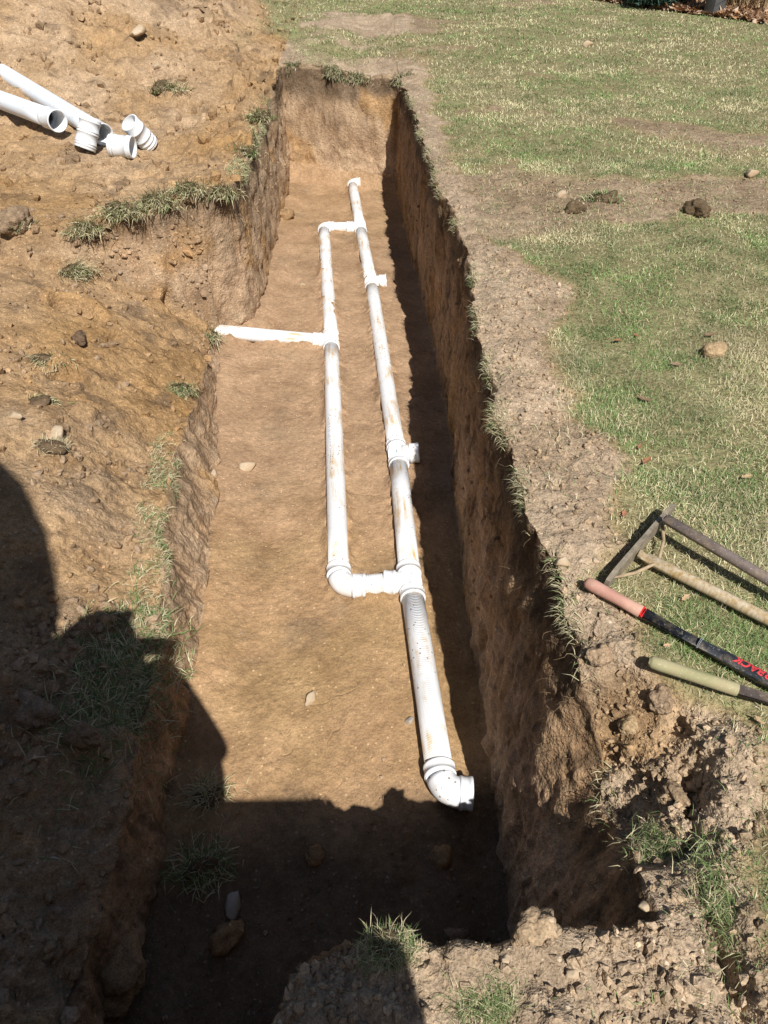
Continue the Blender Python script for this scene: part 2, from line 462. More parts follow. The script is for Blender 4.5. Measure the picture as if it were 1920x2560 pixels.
gr = lawnz - 0.28 * slump * np.exp(-(dR / 0.16) ** 2) + 0.085 * np.exp(-((Y - 1.26) / .12) ** 2 - ((dR - .10) / .11) ** 2) \
     + 0.035 * np.exp(-((dR - 0.5 * lipw) / (0.5 * lipw + .03)) ** 2) * sst(1.3, 1.7, Y)
# ground across the ends
tx = sst(-0.75, -0.15, X)
glr = np.where(Y0 < 4, np.take_along_axis(gl, np.full((len(rows), 1), nl - 1), 1), np.take_along_axis(gl, np.full((len(rows), 1), nl - 1), 1))
grr = np.take_along_axis(gr, np.full((len(rows), 1), nl + NWL + NFL + NWR), 1)
gmid = glr * (1 - tx) + grr * tx
fl = FLOOR + 0.015 * np.sin(Y * 1.3) + 0.05 * sst(0.25, 0.0, np.abs(X - xlb[:, None])) * sst(1.5, 2, Y) - 0.035 * sst(0.28, 0.05, np.abs(X - xrb[:, None]))
# talus at the foot of the end wall
fl = fl + 0.03 * sst(8.6, 8.9, Y0)
Z = np.zeros_like(X)
Z[:, :nl] = gl[:, :nl]
a, b_ = nl, nl + NWL
fe = gmid + (fl - gmid) * e
zr = gl[:, nl - 1:nl]
shp = sL[None, :]
Z[:, a:b_] = zr + (fe[:, b_:b_ + 1] - zr) * shp
a, b_ = nl + NWL, nl + NWL + NFL
Z[:, a:b_] = fe[:, a:b_]
a2, b2 = b_, b_ + NWR
zr = gr[:, b2:b2 + 1]
Z[:, a2:b2] = fe[:, b_ - 1:b_] + (zr - fe[:, b_ - 1:b_]) * sR[None, :]
Z[:, b2:] = gr[:, b2:]

def grid_normals(X, Y, Z):
    P = np.stack([X, Y, Z], -1)
    du = np.gradient(P, axis=1); dv = np.gradient(P, axis=0)
    n = np.cross(du, dv)
    n /= np.linalg.norm(n, axis=-1, keepdims=True) + 1e-12
    return n
nrm = grid_normals(X, Y, Z)
steep = 1 - np.clip(nrm[..., 2], 0, 1)
steep = sst(0.25, 0.75, steep)
near = (np.abs(X) < 12) & (Y > -1) & (Y < 18)
def fz(f, o, s, zst=1.0, g=0.5):
    return fbm(X, Y, Z * zst, f, o, s, g)
fade = np.where(near, 1.0, 0.0)
isfl = (cseg == 2)[None, :] * e
iswall = np.clip(steep + ((cseg == 1) | (cseg == 3))[None, :] * e, 0, 1)
left = np.repeat((cseg == 0)[None, :] * 1.0, len(rows), 0)
right = np.repeat((cseg == 4)[None, :] * 1.0, len(rows), 0)
big = fz(2.3, 3, 100); med = fz(9, 3, 110); fine = fz(24, 2, 120, g=0.5)
ridg = 1 - np.abs(fz(12, 2, 130)); streak = fbm(X * 0.3, Y, Z * 0.16, 16, 3, 140, 0.6); chunk = fz(5.5, 2, 150, 0.7)
crease = (0.5 - np.abs(vn(X * 7, Y * 7, Z * 7, 155))) + 0.5 * (0.5 - np.abs(vn(X * 16, Y * 16, Z * 16, 156)))
right_w = np.repeat((cseg == 3)[None, :] * 1.0, len(rows), 0)
grass_d = dR - lipw + 0.10 * fz(5, 3, 160)
gmask = sst(-0.02, 0.10, grass_d) * right
mud = np.exp(-((Y - 5.05 - 0.10 * (X - 1.4)) / 0.46) ** 2) * sst(0.2, 0.7, X) * (1 - sst(2.7, 3.5, X)) * 1.25 \
    + 0.9 * np.exp(-((X + 0.1) / 1.3) ** 2 - ((Y - 12.4) / 1.3) ** 2) + 0.8 * np.exp(-((X - 3.0) / 1.6) ** 2 - ((Y - 6.6 + 0.5 * (X - 3)) / 0.35) ** 2) \
    + 0.9 * np.exp(-((X - 1.0) / .22) ** 2 - ((Y - .62) / .3) ** 2) + 0.7 * np.exp(-((X - 2.15) / .3) ** 2 - ((Y - 3.5) / .3) ** 2)
mudm = sst(0.35, 0.75, mud + 0.5 * fz(3.2, 4, 170, g=.6) + 0.52 * sst(.0, .45, fz(1.3, 4, 172, g=.6)) * sst(2.0, 4.5, Y))
nearb = (1 - sst(0.5, 0.62, Y)) * sst(-0.6, -0.4, X) * (1 - sst(0.25, 0.5, X + 0.12 * fz(6, 2, 175)))
gmask = gmask * (1 - mudm) * (1 - nearb)
farb = sst(9.2, 10.4, Y + 0.9 * fz(1.5, 4, 180)) * sst(-0.0, 0.8, (X + 1.6 + 0.30 * (Y - 10)) + 0.9 * fz(1.6, 4, 181))
gmask = np.maximum(gmask, farb * (1 - mudm))
dirtR = np.clip(right * (1 - gmask), 0, 1)

disp = isfl * (1 - steep) * (0.016 * big + 0.0065 * med + 0.0035 * fine)
nearleft = left * (1 - sst(1.9, 2.3, Y))
disp = disp + iswall * ((0.040 - .018 * right_w) * chunk + (0.024 - .006 * right_w) * med + 0.013 * fine + 0.022 * streak)
flatl = left * (1 - steep)
disp = disp + flatl * sst(5.4, 6.2, Y) * (0.03 * med + 0.05 * chunk - 0.02 * crease) * (1 - np.exp(-((X + 2.5) / .6) ** 2 - ((Y - 6.8) / .5) ** 2))
disp = disp + flatl * (0.055 * big + 0.024 * med + 0.008 * fine - 0.010 * crease) + nearleft * (0.035 * med + 0.014 * fine + 0.03 * ridg - 0.02)
disp = disp + right * (0.014 * big + 0.006 * med) + dirtR * (0.014 * med + 0.012 * fine)
disp = disp + right * slump * np.exp(-(dR / .45) ** 2) * (0.045 * chunk + 0.032 * med + 0.014 * fine - 0.015 * crease)
endg = (1 - e) * ((cseg > 0) & (cseg < 4))[None, :] * (1 - steep)
disp = disp + endg * (0.026 * med + 0.014 * fine + 0.035 * chunk - 0.008 * crease) + dirtR * (-0.010 * crease)
L1 = lumps(X, Y, 8.5, 501, .40) / 8.5; L2 = lumps(X, Y, 19, 511, .55) / 19; L3 = lumps(X, Y, 41, 521, .65) / 41
cl = sst(-.25, .35, fz(2.6, 3, 530)); cl2 = sst(-.1, .4, fz(4.0, 3, 532))
ok = (1 - sst(.2, .5, steep))
keepp = 1 - np.exp(-((X + 2.45) / .55) ** 2 - ((Y - 6.75) / .45) ** 2)
disp = disp + left * ok * keepp * (0.62 * L1 * cl * cl2 + 0.70 * L2 * (.3 + .7 * cl) + 0.55 * L3 * (1 - sst(2.8, 4.0, Y))) * (1 + .5 * nearleft)
disp = disp + left * ok * sst(5.5, 6.5, Y) * keepp * 1.2 * lumps(X, Y, 4.2, 540, .35) / 4.2 * cl2 * .6
disp = disp + np.clip(dirtR + endg, 0, 1) * (0.55 * L2 * cl + 0.55 * L3) + np.clip(right * slump * np.exp(-(dR / .3) ** 2) + endg * (Y < 1), 0, 1) * 0.32 * L1 * cl2
disp = disp + isfl * (1 - steep) * (0.30 * L2 * cl2 * cl + 0.35 * L3 * cl2) * np.where(Y < 1.6, 2.0, 1.0)
for hx, hy, hr, hh in ((-1.95, 4.35, .14, .10), (-1.62, 4.15, .10, .06), (-1.75, 3.62, .12, .07), (-2.9, 7.6, .18, .10), (-1.9, 8.1, .16, .10), (-1.45, 4.95, .12, .09)):
    hd2 = np.hypot(X - hx + .05 * med, (Y - hy) * 1.5 + .05 * chunk)
    disp = disp - left * hh * (1 - sst(hr * .55, hr, hd2)) + left * .035 * np.exp(-((hd2 - hr * 1.15) / (.35 * hr)) ** 2) * (Y > hy)
disp = disp * fade
X = X + nrm[..., 0] * disp; Y = Y + nrm[..., 1] * disp; Z = Z + nrm[..., 2] * disp
# soil washed up against the pipes: a low uneven berm
PR = [(.222, 1.44), (.132, 2.57), (.082, 3.66), (-.112, 6.2), (-.240, 7.55), (-.366, 8.98)]
PL = [(-.222, 2.60), (-.402, 5.13), (-.608, 7.55)]
def dist_poly(pts):
    d = np.full(X.shape, 9.0)
    for (x0, y0), (x1, y1) in zip(pts, pts[1:]):
        vx, vy = x1 - x0, y1 - y0
        tt = np.clip(((X - x0) * vx + (Y - y0) * vy) / (vx * vx + vy * vy), 0, 1)
        d = np.minimum(d, np.hypot(X - x0 - tt * vx, Y - y0 - tt * vy))
    return d
dp = np.minimum(dist_poly(PR[1:]), dist_poly(PL))
dp = np.minimum(dp, dist_poly([(-.42, 5.13), (-1.4, 5.17)]))
dp = np.minimum(dp, dist_poly([(-.222, 2.56), (.12, 2.55)])); dp = np.minimum(dp, dist_poly([(-.608, 7.56), (-.25, 7.56)]))
berm = np.exp(-(np.clip(dp - 0.03, 0, None) / 0.045) ** 2) * isfl
Z = Z + berm * (0.026 + 0.026 * vn(X * 5, Y * 5, Z * 0, 200) + 0.030 * vn(X * 26, Y * 26, Z * 0, 201))
# narrow rut in the near lawn
rut = dist_poly([(.78, .98), (.758, .926), (.70, .772), (.668, .563), (.66, .40), (.64, .2)]) + 0.012 * vn(X * 14, Y * 14, Z * 0, 210)
Z = Z - 0.05 * np.exp(-(rut / 0.02) ** 2) * right + 0.03 * np.exp(-((rut - .06) / 0.05) ** 2) * right * (X > .69 )
nrm = grid_normals(X, Y, Z)

# ---- soil colours (albedo)
def C(*c): return np.array(c)[None, None, :]
def mixn(A, B, f): return A + (B - A) * f[..., None]
sandy = C(.335, .203, .090); tan = C(.45, .325, .21); orange = C(.43, .235, .075); dark = C(.105, .072, .045); greyb = C(.32, .235, .155); thatch = C(.255, .225, .115)
floorc = C(.405, .255, .135)
b1 = sst(-0.5, 0.5, fz(1.7, 3, 300)); b2n = sst(-0.3, 0.5, fz(3.6, 3, 310)); b3 = sst(0.15, 0.55, fz(2.7, 3, 320))
colr = mixn(sandy + 0 * X[..., None], tan, left * b1 * 0.40)
colr = mixn(colr, orange, left * b3 * 0.35)
colr = mixn(colr, tan * 1.0 + 0 * X[..., None], left * sst(5.0, 6.5, Y) * sst(-1.2, -2.2, X) * (0.3 + 0.45 * b1))
colr = mixn(colr, dark * 1.6 + 0 * X[..., None], left * 0.55 * sst(0.25, 0.6, fz(2.0, 4, 330)))
colr = mixn(colr, dark * 1.5 + 0 * X[..., None], left * 0.6 * sst(.22, .42, fz(5.5, 4, 335, g=.6)))
colr = mixn(colr, greyb + 0 * X[..., None], nearleft * (0.35 + 0.5 * b2n))
colr = mixn(colr, greyb * 1.12 + 0 * X[..., None], left * sst(2.2, 2.6, Y) * (1 - sst(3.0, 3.6, Y)) * b1 * 0.6)
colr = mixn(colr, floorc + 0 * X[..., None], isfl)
colr = mixn(colr, C(.345, .225, .105) + 0 * X[..., None], isfl * b2n * 0.65)
colr = mixn(colr, C(.385, .252, .155) + 0 * X[..., None], isfl * sst(2.4, 3.8, Y) * (1 - .5 * sst(6.5, 8, Y)) * 0.8)
colr = mixn(colr, C(.27, .19, .115) + 0 * X[..., None], isfl * 0.55 * sst(.15, .5, fz(3.0, 4, 325, g=.6)))
colr = mixn(colr, C(.17, .115, .07) + 0 * X[..., None], isfl * sst(1.55, 1.15, Y + .25 * fz(3, 3, 326) - .35 * (X + .2)))  # near end painted darker to deepen its shade, besides dark loose soil
# cut faces: topsoil, subsoil, bucket smears
topz = np.where(X > -0.3, 0.0, np.where(Y > 4.5, -0.06, zrimL))
depth = topz - Z + 0.05 * fz(6, 2, 340)
wallc = mixn(C(.33, .20, .105) + 0 * X[..., None], C(.40, .265, .155), sst(-.35, .35, streak))
wallc = mixn(wallc, C(.13, .085, .05) + 0 * X[..., None], sst(0.05, .4, fbm(X * .4, Y, Z * .25, 24, 3, 350, .6)) * 0.8)
smear = sst(-.05, .25, fbm(X * .4, Y, Z * .35, 3.0, 3, 352) + .32 * np.exp(-((Y - 1.7) / 1.0) ** 2)) * sst(.34, .58, depth) * sst(-.45, -.1, -fbm(X * .4, Y, Z * .2, 22, 2, 353))
wallc = mixn(wallc, C(.50, .335, .21) + 0 * X[..., None], smear * 1.0)
wallc = mixn(wallc, tan * 1.0 + 0 * X[..., None], np.where(X < .1, .35 + .45 * sst(-.3, .4, med), 0) * np.where(Y < 1.9, .3, 1))
wallc = mixn(wallc, orange + 0 * X[..., None], 0.5 * sst(.2, .5, fz(3.0, 3, 355)))
wallc = mixn(wallc, dark + 0 * X[..., None], (1 - sst(0.10, 0.24, depth)) * np.where((X > -.3) | (Y > 8.2), .75, np.where((Y > 4.4) & (Y < 5.7), .5, .25)))
colr = mixn(colr, wallc, iswall)
lipc = mixn(C(.42, .32, .22) + 0 * X[..., None], C(.28, .205, .135), b2n * .6)
lipc = mixn(lipc, orange + 0 * X[..., None], 0.5 * sst(.1, .4, fz(4.5, 3, 365)) * slump)
lipc = mixn(lipc, C(.46, .35, .235) + 0 * X[..., None], .6 * slump * sst(-.2, .2, fz(3.5, 2, 366)))
colr = mixn(colr, lipc, dirtR * (1 - iswall))
colr = mixn(colr, C(.24, .175, .11) + 0 * X[..., None], right * mudm * (1 - sst(0, .1, grass_d * -1)) * (.5 + .4 * b1))
colr = mixn(colr, lipc, endg)
colr = mixn(colr, thatch + 0 * X[..., None], gmask * (1 - iswall))
lum = colr @ np.array([.3, .59, .11])
colr = colr + (lum[..., None] * np.array([1.04, 1.0, .94]) - colr) * 0.03
colr = np.clip(colr * (1 + 0.10 * fine[..., None]), 0.01, 0.9)

P3 = np.stack([X, Y, Z], -1)
nrow = len(rows)
ii = np.arange(nrow - 1)[:, None] * nc + np.arange(nc - 1)[None, :]
quads = np.stack([ii, ii + 1, ii + nc + 1, ii + nc], -1)
fseg = np.maximum(cseg[:-1], 0)[None, :].repeat(nrow - 1, 0)
fe4 = (e[:-1, :-1] + e[1:, 1:]) / 2
fY = (Y0[:-1, :-1] + Y0[1:, 1:]) / 2
fX = (X[:-1, :-1] + X[1:, 1:]) / 2
fm = mound[:-1, :-1]
reg = np.full(fseg.shape, 4)
reg[fseg == 0] = 0
intr = (fe4 > 0.02) & (fY > -1) & (fY < 9.3)
mid = (fseg >= 1) & (fseg <= 3)
reg[mid & intr] = 1
reg[(fseg == 2) & (fe4 > 0.93)] = 2
reg[mid & ~intr] = 4
reg[(cseg[1:][None, :].repeat(nrow - 1, 0) == 1) & (fseg == 0)] = 0
reg[(fseg == 0) & (fm > 0.10) & (fY > 7.5) & (fX < 0)] = 3
reg[(fseg == 0) & ((fX < -9.5) | (fY > 17) | (fY < -0.5))] = 4
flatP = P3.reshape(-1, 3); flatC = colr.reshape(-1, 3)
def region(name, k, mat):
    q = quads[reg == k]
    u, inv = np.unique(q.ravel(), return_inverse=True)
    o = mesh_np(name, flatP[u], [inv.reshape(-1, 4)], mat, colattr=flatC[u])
    return o
tag(region('lawn', 4, M['lawn']), 'uneven lawn ground around the trench with muddy bare patches', 'ground', kind='structure')
tag(region('dirt_bank', 0, M['bank']), 'sloping bare sandy bank beside the left side of the trench', 'bank', kind='structure')
tag(region('trench_wall', 1, M['wall']), 'steep cut soil walls of the trench with dark topsoil edge', 'trench wall', kind='structure')
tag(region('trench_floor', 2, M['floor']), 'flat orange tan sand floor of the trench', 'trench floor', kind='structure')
tag(region('dirt_mound', 3, M['bank']), 'heap of excavated tan soil behind the loose pipes', 'mound', kind='structure')

# ---- sampling points on the terrain
AA = np.linalg.norm(np.cross(P3[1:, :-1] - P3[:-1, :-1], P3[:-1, 1:] - P3[:-1, :-1]), axis=-1)
cellok = (np.abs(fX) < 9) & (fY > 0.1) & (fY < 17)
def sample(weight, n):
    wgt = (AA * weight * cellok).ravel()
    p = wgt / wgt.sum()
    k = np.searchsorted(np.cumsum(p), rng.random(n))
    k = np.clip(k, 0, len(p) - 1)
    r, c = np.divmod(k, nc - 1)
    a, b = rng.random(n)[:, None], rng.random(n)[:, None]
    pt = (P3[r, c] * (1 - a) + P3[r, c + 1] * a) * (1 - b) + (P3[r + 1, c] * (1 - a) + P3[r + 1, c + 1] * a) * b
    return pt, r, c
def ground_z(x, y):
    r = np.abs(rows - y).argmin()
    best = None
    for dr in range(-80, 81, 2):
        rr = min(max(r + dr, 0), nrow - 1)
        d = (X[rr] - x) ** 2 + (Y[rr] - y) ** 2
        c = d.argmin()
        if best is None or d[c] < best[0]: best = (d[c], rr, c)
    return float(Z[best[1], best[2]])

# ------------------------------------------------------------------ grass
def blades(pts, length, width, lean, colors, dirang=None, nrmv=None, droop=0.3):
    n = len(pts)
    ang = rng.random(n) * 2 * np.pi if dirang is None else dirang
    d = np.stack([np.cos(ang), np.sin(ang), 0 * ang], -1)
    side = np.stack([-np.sin(ang), np.cos(ang), 0 * ang], -1)
    tw = rng.normal(0, 0.5, n)[:, None]
    side = side * np.cos(tw) + np.array([0, 0, 1.0]) * np.sin(tw)
    up = np.array([0, 0, 1.0])[None, :] if nrmv is None else nrmv
    L = length[:, None]; W = width[:, None] * .5; le = lean[:, None]
    mid = pts + (up * np.cos(le) + d * np.sin(le)) * L * 0.55
    le2 = le + droop * (0.5 + rng.random((n, 1)))
    tip = mid + (up * np.cos(le2) + d * np.sin(le2)) * L * 0.5
    b0 = pts - up * 0.006
    V = np.stack([b0 - side * W, b0 + side * W, mid + side * W * .8, mid - side * W * .8, tip], 1)
    base = np.arange(n)[:, None] * 5
    q = base + np.array([[0, 1, 2, 3]]); t = base + np.array([[3, 2, 4]])
    cc = np.repeat(colors[:, None, :], 5, 1)
    return V.reshape(-1, 3), q, t, cc.reshape(-1, 3)

def grass_colors(n, straw=0.5, lush=None):
    g1 = np.array([.105, .180, .056]); g2 = np.array([.23, .31, .115]); s1 = np.array([.44, .38, .21]); s2 = np.array([.64, .58, .38])
    t = rng.random((n, 1))
    g = g1 + (g2 - g1) * t; s = s1 + (s2 - s1) * t
    pick = (rng.random(n) < straw)[:, None]
    return np.where(pick, s, g)

class Pile:
    def __init__(s): s.V = []; s.q = []; s.t = []; s.c = []; s.n = 0
    def add(s, r):
        V, q, t, c = r
        s.V.append(V); s.q.append(q + s.n); s.t.append(t + s.n); s.c.append(c); s.n += len(V)
    def build(s, name, mat, parent=None):
        return mesh_np(name, np.concatenate(s.V), [np.concatenate(s.q), np.concatenate(s.t)], mat, parent, smooth=False, colattr=np.concatenate(s.c))

gcell = gmask[:-1, :-1]
flatc = (nrm[:-1, :-1, 2] > 0.5)
pile = Pile()
patch = fz(1.8, 3, 400)
thin = fz(7, 2, 410)
mott = sst(-.5, .5, fz(4.2, 4, 415, g=.65))
for (y0, y1, n, l0, l1, w0, w1) in ((0.1, 1.7, 105000, .014, .038, .0012, .0022), (1.7, 3.2, 110000, .015, .038, .0016, .0027), (3.2, 6, 110000, .016, .038, .0024, .004), (6, 9.5, 70000, .02, .042, .0035, .006), (9.5, 17, 75000, .024, .048, .0055, .010)):
    wgt = np.clip(gcell, .12 * (fseg == 4) * (dR[:-1, :-1] > lipw[:-1, :-1]), 1) * flatc * ((fY >= y0) & (fY < y1)) * (fX < 0.75 * fY + 2.0) * (0.35 + sst(-.4, .4, thin[:-1, :-1]))
    pt, r, c = sample(wgt, n)
    pv = patch[r, c]
    straw = np.clip(0.52 - 1.0 * pv - 0.35 * thin[r, c], 0.12, 0.95)
    cc = grass_colors(n, straw) * (0.70 + 0.62 * mott[r, c])[:, None]
    L = l0 + (l1 - l0) * rng.random(n) ** 1.6
    ln = np.clip(rng.normal(0.95, 0.35, n), 0.1, 1.45)
    pile.add(blades(pt, L, w0 + (w1 - w0) * rng.random(n), ln, cc))
# taller rank tufts scattered in the lawn
wgt = gcell * flatc * (fY < 5) * (thin[:-1, :-1] > 0.25)
pt, r, c = sample(wgt, 7000)
pile.add(blades(pt, .035 + .03 * rng.random(len(pt)), .0016 + .0014 * rng.random(len(pt)), np.clip(rng.normal(.8, .35, len(pt)), .1, 1.4), grass_colors(len(pt), 0.25)))
# sparse straw on the bare strips
wgt = np.clip(dirtR + endg, 0, 1)[:-1, :-1] * (fY < 9) * flatc * sst(-.1, .5, thin[:-1, :-1])
pt, r, c = sample(wgt, 5500)
pile.add(blades(pt, .015 + .03 * rng.random(len(pt)), .0014 + .0015 * rng.random(len(pt)), np.clip(rng.normal(1.15, .3, len(pt)), .1, 1.5), grass_colors(len(pt), 0.6)))
# fringe hanging over the right rim
ci = nl + NWL + NFL + NWR
frw = np.zeros_like(AA); frw[:, ci - 3:ci + 4] = 1
frw = frw * (fY > 0.6) * (fY < 9) * sst(-.2, .4, thin[:-1, :-1]) * np.where(fY < 1.35, .25, 1)
pt, r, c = sample(frw, 5200)
pile.add(blades(pt, .015 + .045 * rng.random(len(pt)) ** 2, .0014 + .0016 * rng.random(len(pt)), rng.normal(1.35, .45, len(pt)), grass_colors(len(pt), 0.8) * .85, dirang=np.pi + rng.normal(0, .7, len(pt)), droop=0.7))
# fringe on the far rim and along the left edge
frw = (e[:-1, :-1] > 0.0) * (e[:-1, :-1] < 0.10) * (fY > 8) * (fX > -1.1) * (fX < .3)
pt, r, c = sample(frw * sst(0, .3, thin[:-1, :-1]), 1500)
pile.add(blades(pt, .03 + .06 * rng.random(len(pt)), .004 + .004 * rng.random(len(pt)), rng.normal(1.0, .5, len(pt)), grass_colors(len(pt), 0.75) * .8, dirang=-np.pi / 2 + rng.normal(0, .8, len(pt)), droop=0.9))
frw = np.zeros_like(AA); frw[:, nl - 14:nl + 3] = 1
frw1 = frw * (((fY > 1.5) & (fY < 3.4)) | ((fY > 5.6) & (fY < 7.6))) * sst(-.25, .3, thin[:-1, :-1] + np.where(fY < 2.4, .3, 0))
pt, r, c = sample(frw1, 6000)
pile.add(blades(pt, .025 + .04 * rng.random(len(pt)), .0018 + .0022 * rng.random(len(pt)), rng.normal(1.2, .4, len(pt)), grass_colors(len(pt), 0.66), dirang=rng.normal(-.3, 1.0, len(pt)), droop=0.6))
# the shaded grass at the near left edge
wgt = np.exp(-((fX + 1.02) / .13) ** 2 - ((fY - 1.75) / .32) ** 2) * (fseg <= 1)
pt, r, c = sample(wgt, 2600)
pile.add(blades(pt, .04 + .05 * rng.random(len(pt)), .003 + .002 * rng.random(len(pt)), np.clip(rng.normal(1.0, .4, len(pt)), .1, 1.6), grass_colors(len(pt), 0.45)))
tag(pile.build('lawn_grass', M['grass']), 'short patchy lawn grass, half green and half straw coloured', 'grass', kind='stuff')

# ------------------------------------------------------------------ loose crumbs of soil
ico = bmesh.new(); bmesh.ops.create_icosphere(ico, subdivisions=1, radius=1.0)
ico.verts.ensure_lookup_table()
IV = np.array([v.co[:] for v in ico.verts]); IF = np.array([[v.index for v in f.verts] for f in ico.faces]); ico.free()
def crumbs(name, mat, wgt, n, s0, s1, pw, tint, label, sink=0.3):
    pt, r, c = sample(wgt, n)
    s = s0 + (s1 - s0) * rng.random(n) ** pw
    jit = 1 + np.clip(rng.normal(0, .24, (n, len(IV))), -.5, .5)
    sc3 = s[:, None] * (0.6 + .8 * rng.random((n, 3)))
    V = IV[None] * jit[..., None] * sc3[:, None, :]
    ang = rng.random(n) * 6.28
    ca, sa = np.cos(ang)[:, None], np.sin(ang)[:, None]
    V = np.stack([V[..., 0] * ca - V[..., 1] * sa, V[..., 0] * sa + V[..., 1] * ca, V[..., 2]], -1)
    V = V + pt[:, None, :] + nrm[r, c][:, None, :] * (s * (0.55 - sink))[:, None, None]
    F = (np.arange(n)[:, None, None] * len(IV) + IF[None]).reshape(-1, 3)
    base = colr[r, c] * (0.85 + .4 * rng.random((n, 1)))
    base = base + (np.array(tint)[None] - base) * (rng.random((n, 1)) ** 2) * .8
    cc = np.repeat(base[:, None], len(IV), 1).reshape(-1, 3)
    o = mesh_np(name, V.reshape(-1, 3), [F], mat, smooth=False, colattr=cc)
    return tag(o, label, 'soil', kind='stuff')
dR4 = dirtR[:-1, :-1]; sl4 = slump[:-1, :-1]; st4 = steep[:-1, :-1]
nb4 = endg[:-1, :-1] * (fY < 1)
thick = sst(-.3, .5, fz(4, 2, 420))[:-1, :-1]
crumbs('soil_crumbs', M['crumb'], (dR4 * (1 + 4.0 * sl4) + 2.6 * nb4) * (fY < 6) * (gcell < .4) * (.25 + thick) * (1 - .6 * sst(2, 5, fY)), 15000, .0018, .013, 6, (.44, .32, .2), 'loose tan crumbs of soil along the right lip of the trench')
nL4 = nearleft[:-1, :-1]
crumbs('bank_crumbs', M['crumb'], (nL4 * 3.0 + left[:-1, :-1] * 1.3 * (fY < 5.6)) * (fX > -3) * (.1 + thick ** 2), 15000, .0025, .026, 8, (.36, .27, .19), 'loose crumbs and lumps of soil strewn over the left bank')
crumbs('floor_crumbs', M['crumb'], isfl[:-1, :-1] * (fY < 8.6) * (.05 + thick ** 2 + 1.2 * (fY < 1.5)) * (1 - .5 * sst(2.5, 6, fY)), 4500, .0018, .008, 6, (.45, .34, .24), 'small crumbs and grit lying on the trench floor')
crumbs('heap_crumbs', M['crumb'], left[:-1, :-1] * (fY > 5.2) * (fY < 14) * (fX > -6) * (.1 + thick), 4500, .006, .05, 6, (.22, .15, .09), 'lumps of soil scattered over the excavated heap')
crumbs('wall_crumbs', M['crumb'], iswall[:-1, :-1] * ((cseg[:-1] == 3)[None, :] | (fY > 8) | (st4 > .4)) * (fY > .6) * thick, 2500, .002, .014, 6, (.33, .21, .11), 'small lumps sticking out of the cut trench walls', sink=.45)

# ------------------------------------------------------------------ roots
def root_path(p, d, L, n=6, wob=.35):
    pts = [Vector(p)]; d = Vector(d).normalized()
    for i in range(n):
        d = (d + Vector((random.gauss(0, wob), random.gauss(0, wob), random.gauss(0, wob) - .08))).normalized()
        pts.append(pts[-1] + d * L / n)
    return pts
bmr = bmesh.new()
frw = np.zeros_like(AA); frw[:, ci - 26:ci] = 1
pt, r, c = sample(frw * (fY > .7) * (fY < 3.4) * np.where(np.abs(fY - 1.45) < .25, 3.0, 1) * np.where(np.abs(fY - 1.0) < .25, 2.0, 1), 210)
for p in pt:
    L = random.uniform(.015, .075)
    path = root_path(p + np.array([.01, 0, 0]), (-1, random.gauss(0, .6), -.25), L)
    rr = random.uniform(.0005, .0014)
    sweep(bmr, path, [rr * (1 - .12 * i) for i in range(len(path))], 4, False)
tag(bm_obj('hanging_roots', bmr, M['root']), 'thin pale roots hanging out of the right trench wall', 'roots', kind='stuff')

# ------------------------------------------------------------------ the drain pipe assembly
PZ = FLOOR + 0.024
PRAD = 0.0545
asm = empty('drain_pipe_manifold', (PR[1][0], PR[1][1], FLOOR))
tag(asm, 'white perforated drain pipes joined into a ladder shape on the trench floor', 'drain pipe')
def oriented(name, a, d, build, mat, parent):
    """mesh built along local z from a, pointing along d"""
    bm = bmesh.new(); build(bm)
    o = bm_obj(name, bm, mat, parent)
    u, v = frame_for(d); d = Vector(d).normalized()
    mt = Matrix((( u.x, v.x, d.x, a[0]), (u.y, v.y, d.y, a[1]), (u.z, v.z, d.z, a[2]), (0, 0, 0, 1)))
    if parent:
        o.matrix_parent_inverse = Matrix.Translation(-Vector(parent.location)) if not parent.rotation_euler[2] else parent.matrix_basis.inverted()
    o.matrix_basis = mt
    return o
def tubepart(name, a, b, r, mat, parent, wall=.004, n=32):
    a = Vector(a); b = Vector(b); L = (b - a).length
    nseg = max(2, int(L / .25))
    prof = [(0.0, r - wall), (0.0, r)] + [(L * i / nseg, r) for i in range(1, nseg)] + [(L, r), (L, r - wall), (L - .05, r - wall)]
    prof = [(min(.05, L * .4), r - wall)] + prof
    return oriented(name, a, b - a, lambda bm: lathe(bm, (0, 0, 0), (0, 0, 1), prof, n), mat, parent)
def v3(p, dz=0.0): return Vector((p[0], p[1], PZ + dz))
lift = {0: .045}
RP = [v3(p, lift.get(i, 0) + (.006 if i == 1 else 0)) for i, p in enumerate(PR)]
LP = [v3(p) for p in PL]
def hub(bm, a, d, L, r):
    """fitting socket: raised lips at both ends"""
    lathe(bm, a, d, [(0, r - .008), (0, r + .0035), (.006, r + .0045), (.012, r + .0035), (.013, r + .0015), (L - .013, r + .0015), (L - .012, r + .0035), (L - .006, r + .0045), (L, r + .0035), (L, r - .008)], 32)
def add_collars(par, cs):
    for a_, d_, L_ in cs:
        b = bmesh.new(); hub(b, a_, d_, L_, PRAD + .004)
        bm_obj('collar', b, M['pvc_fit'], par)
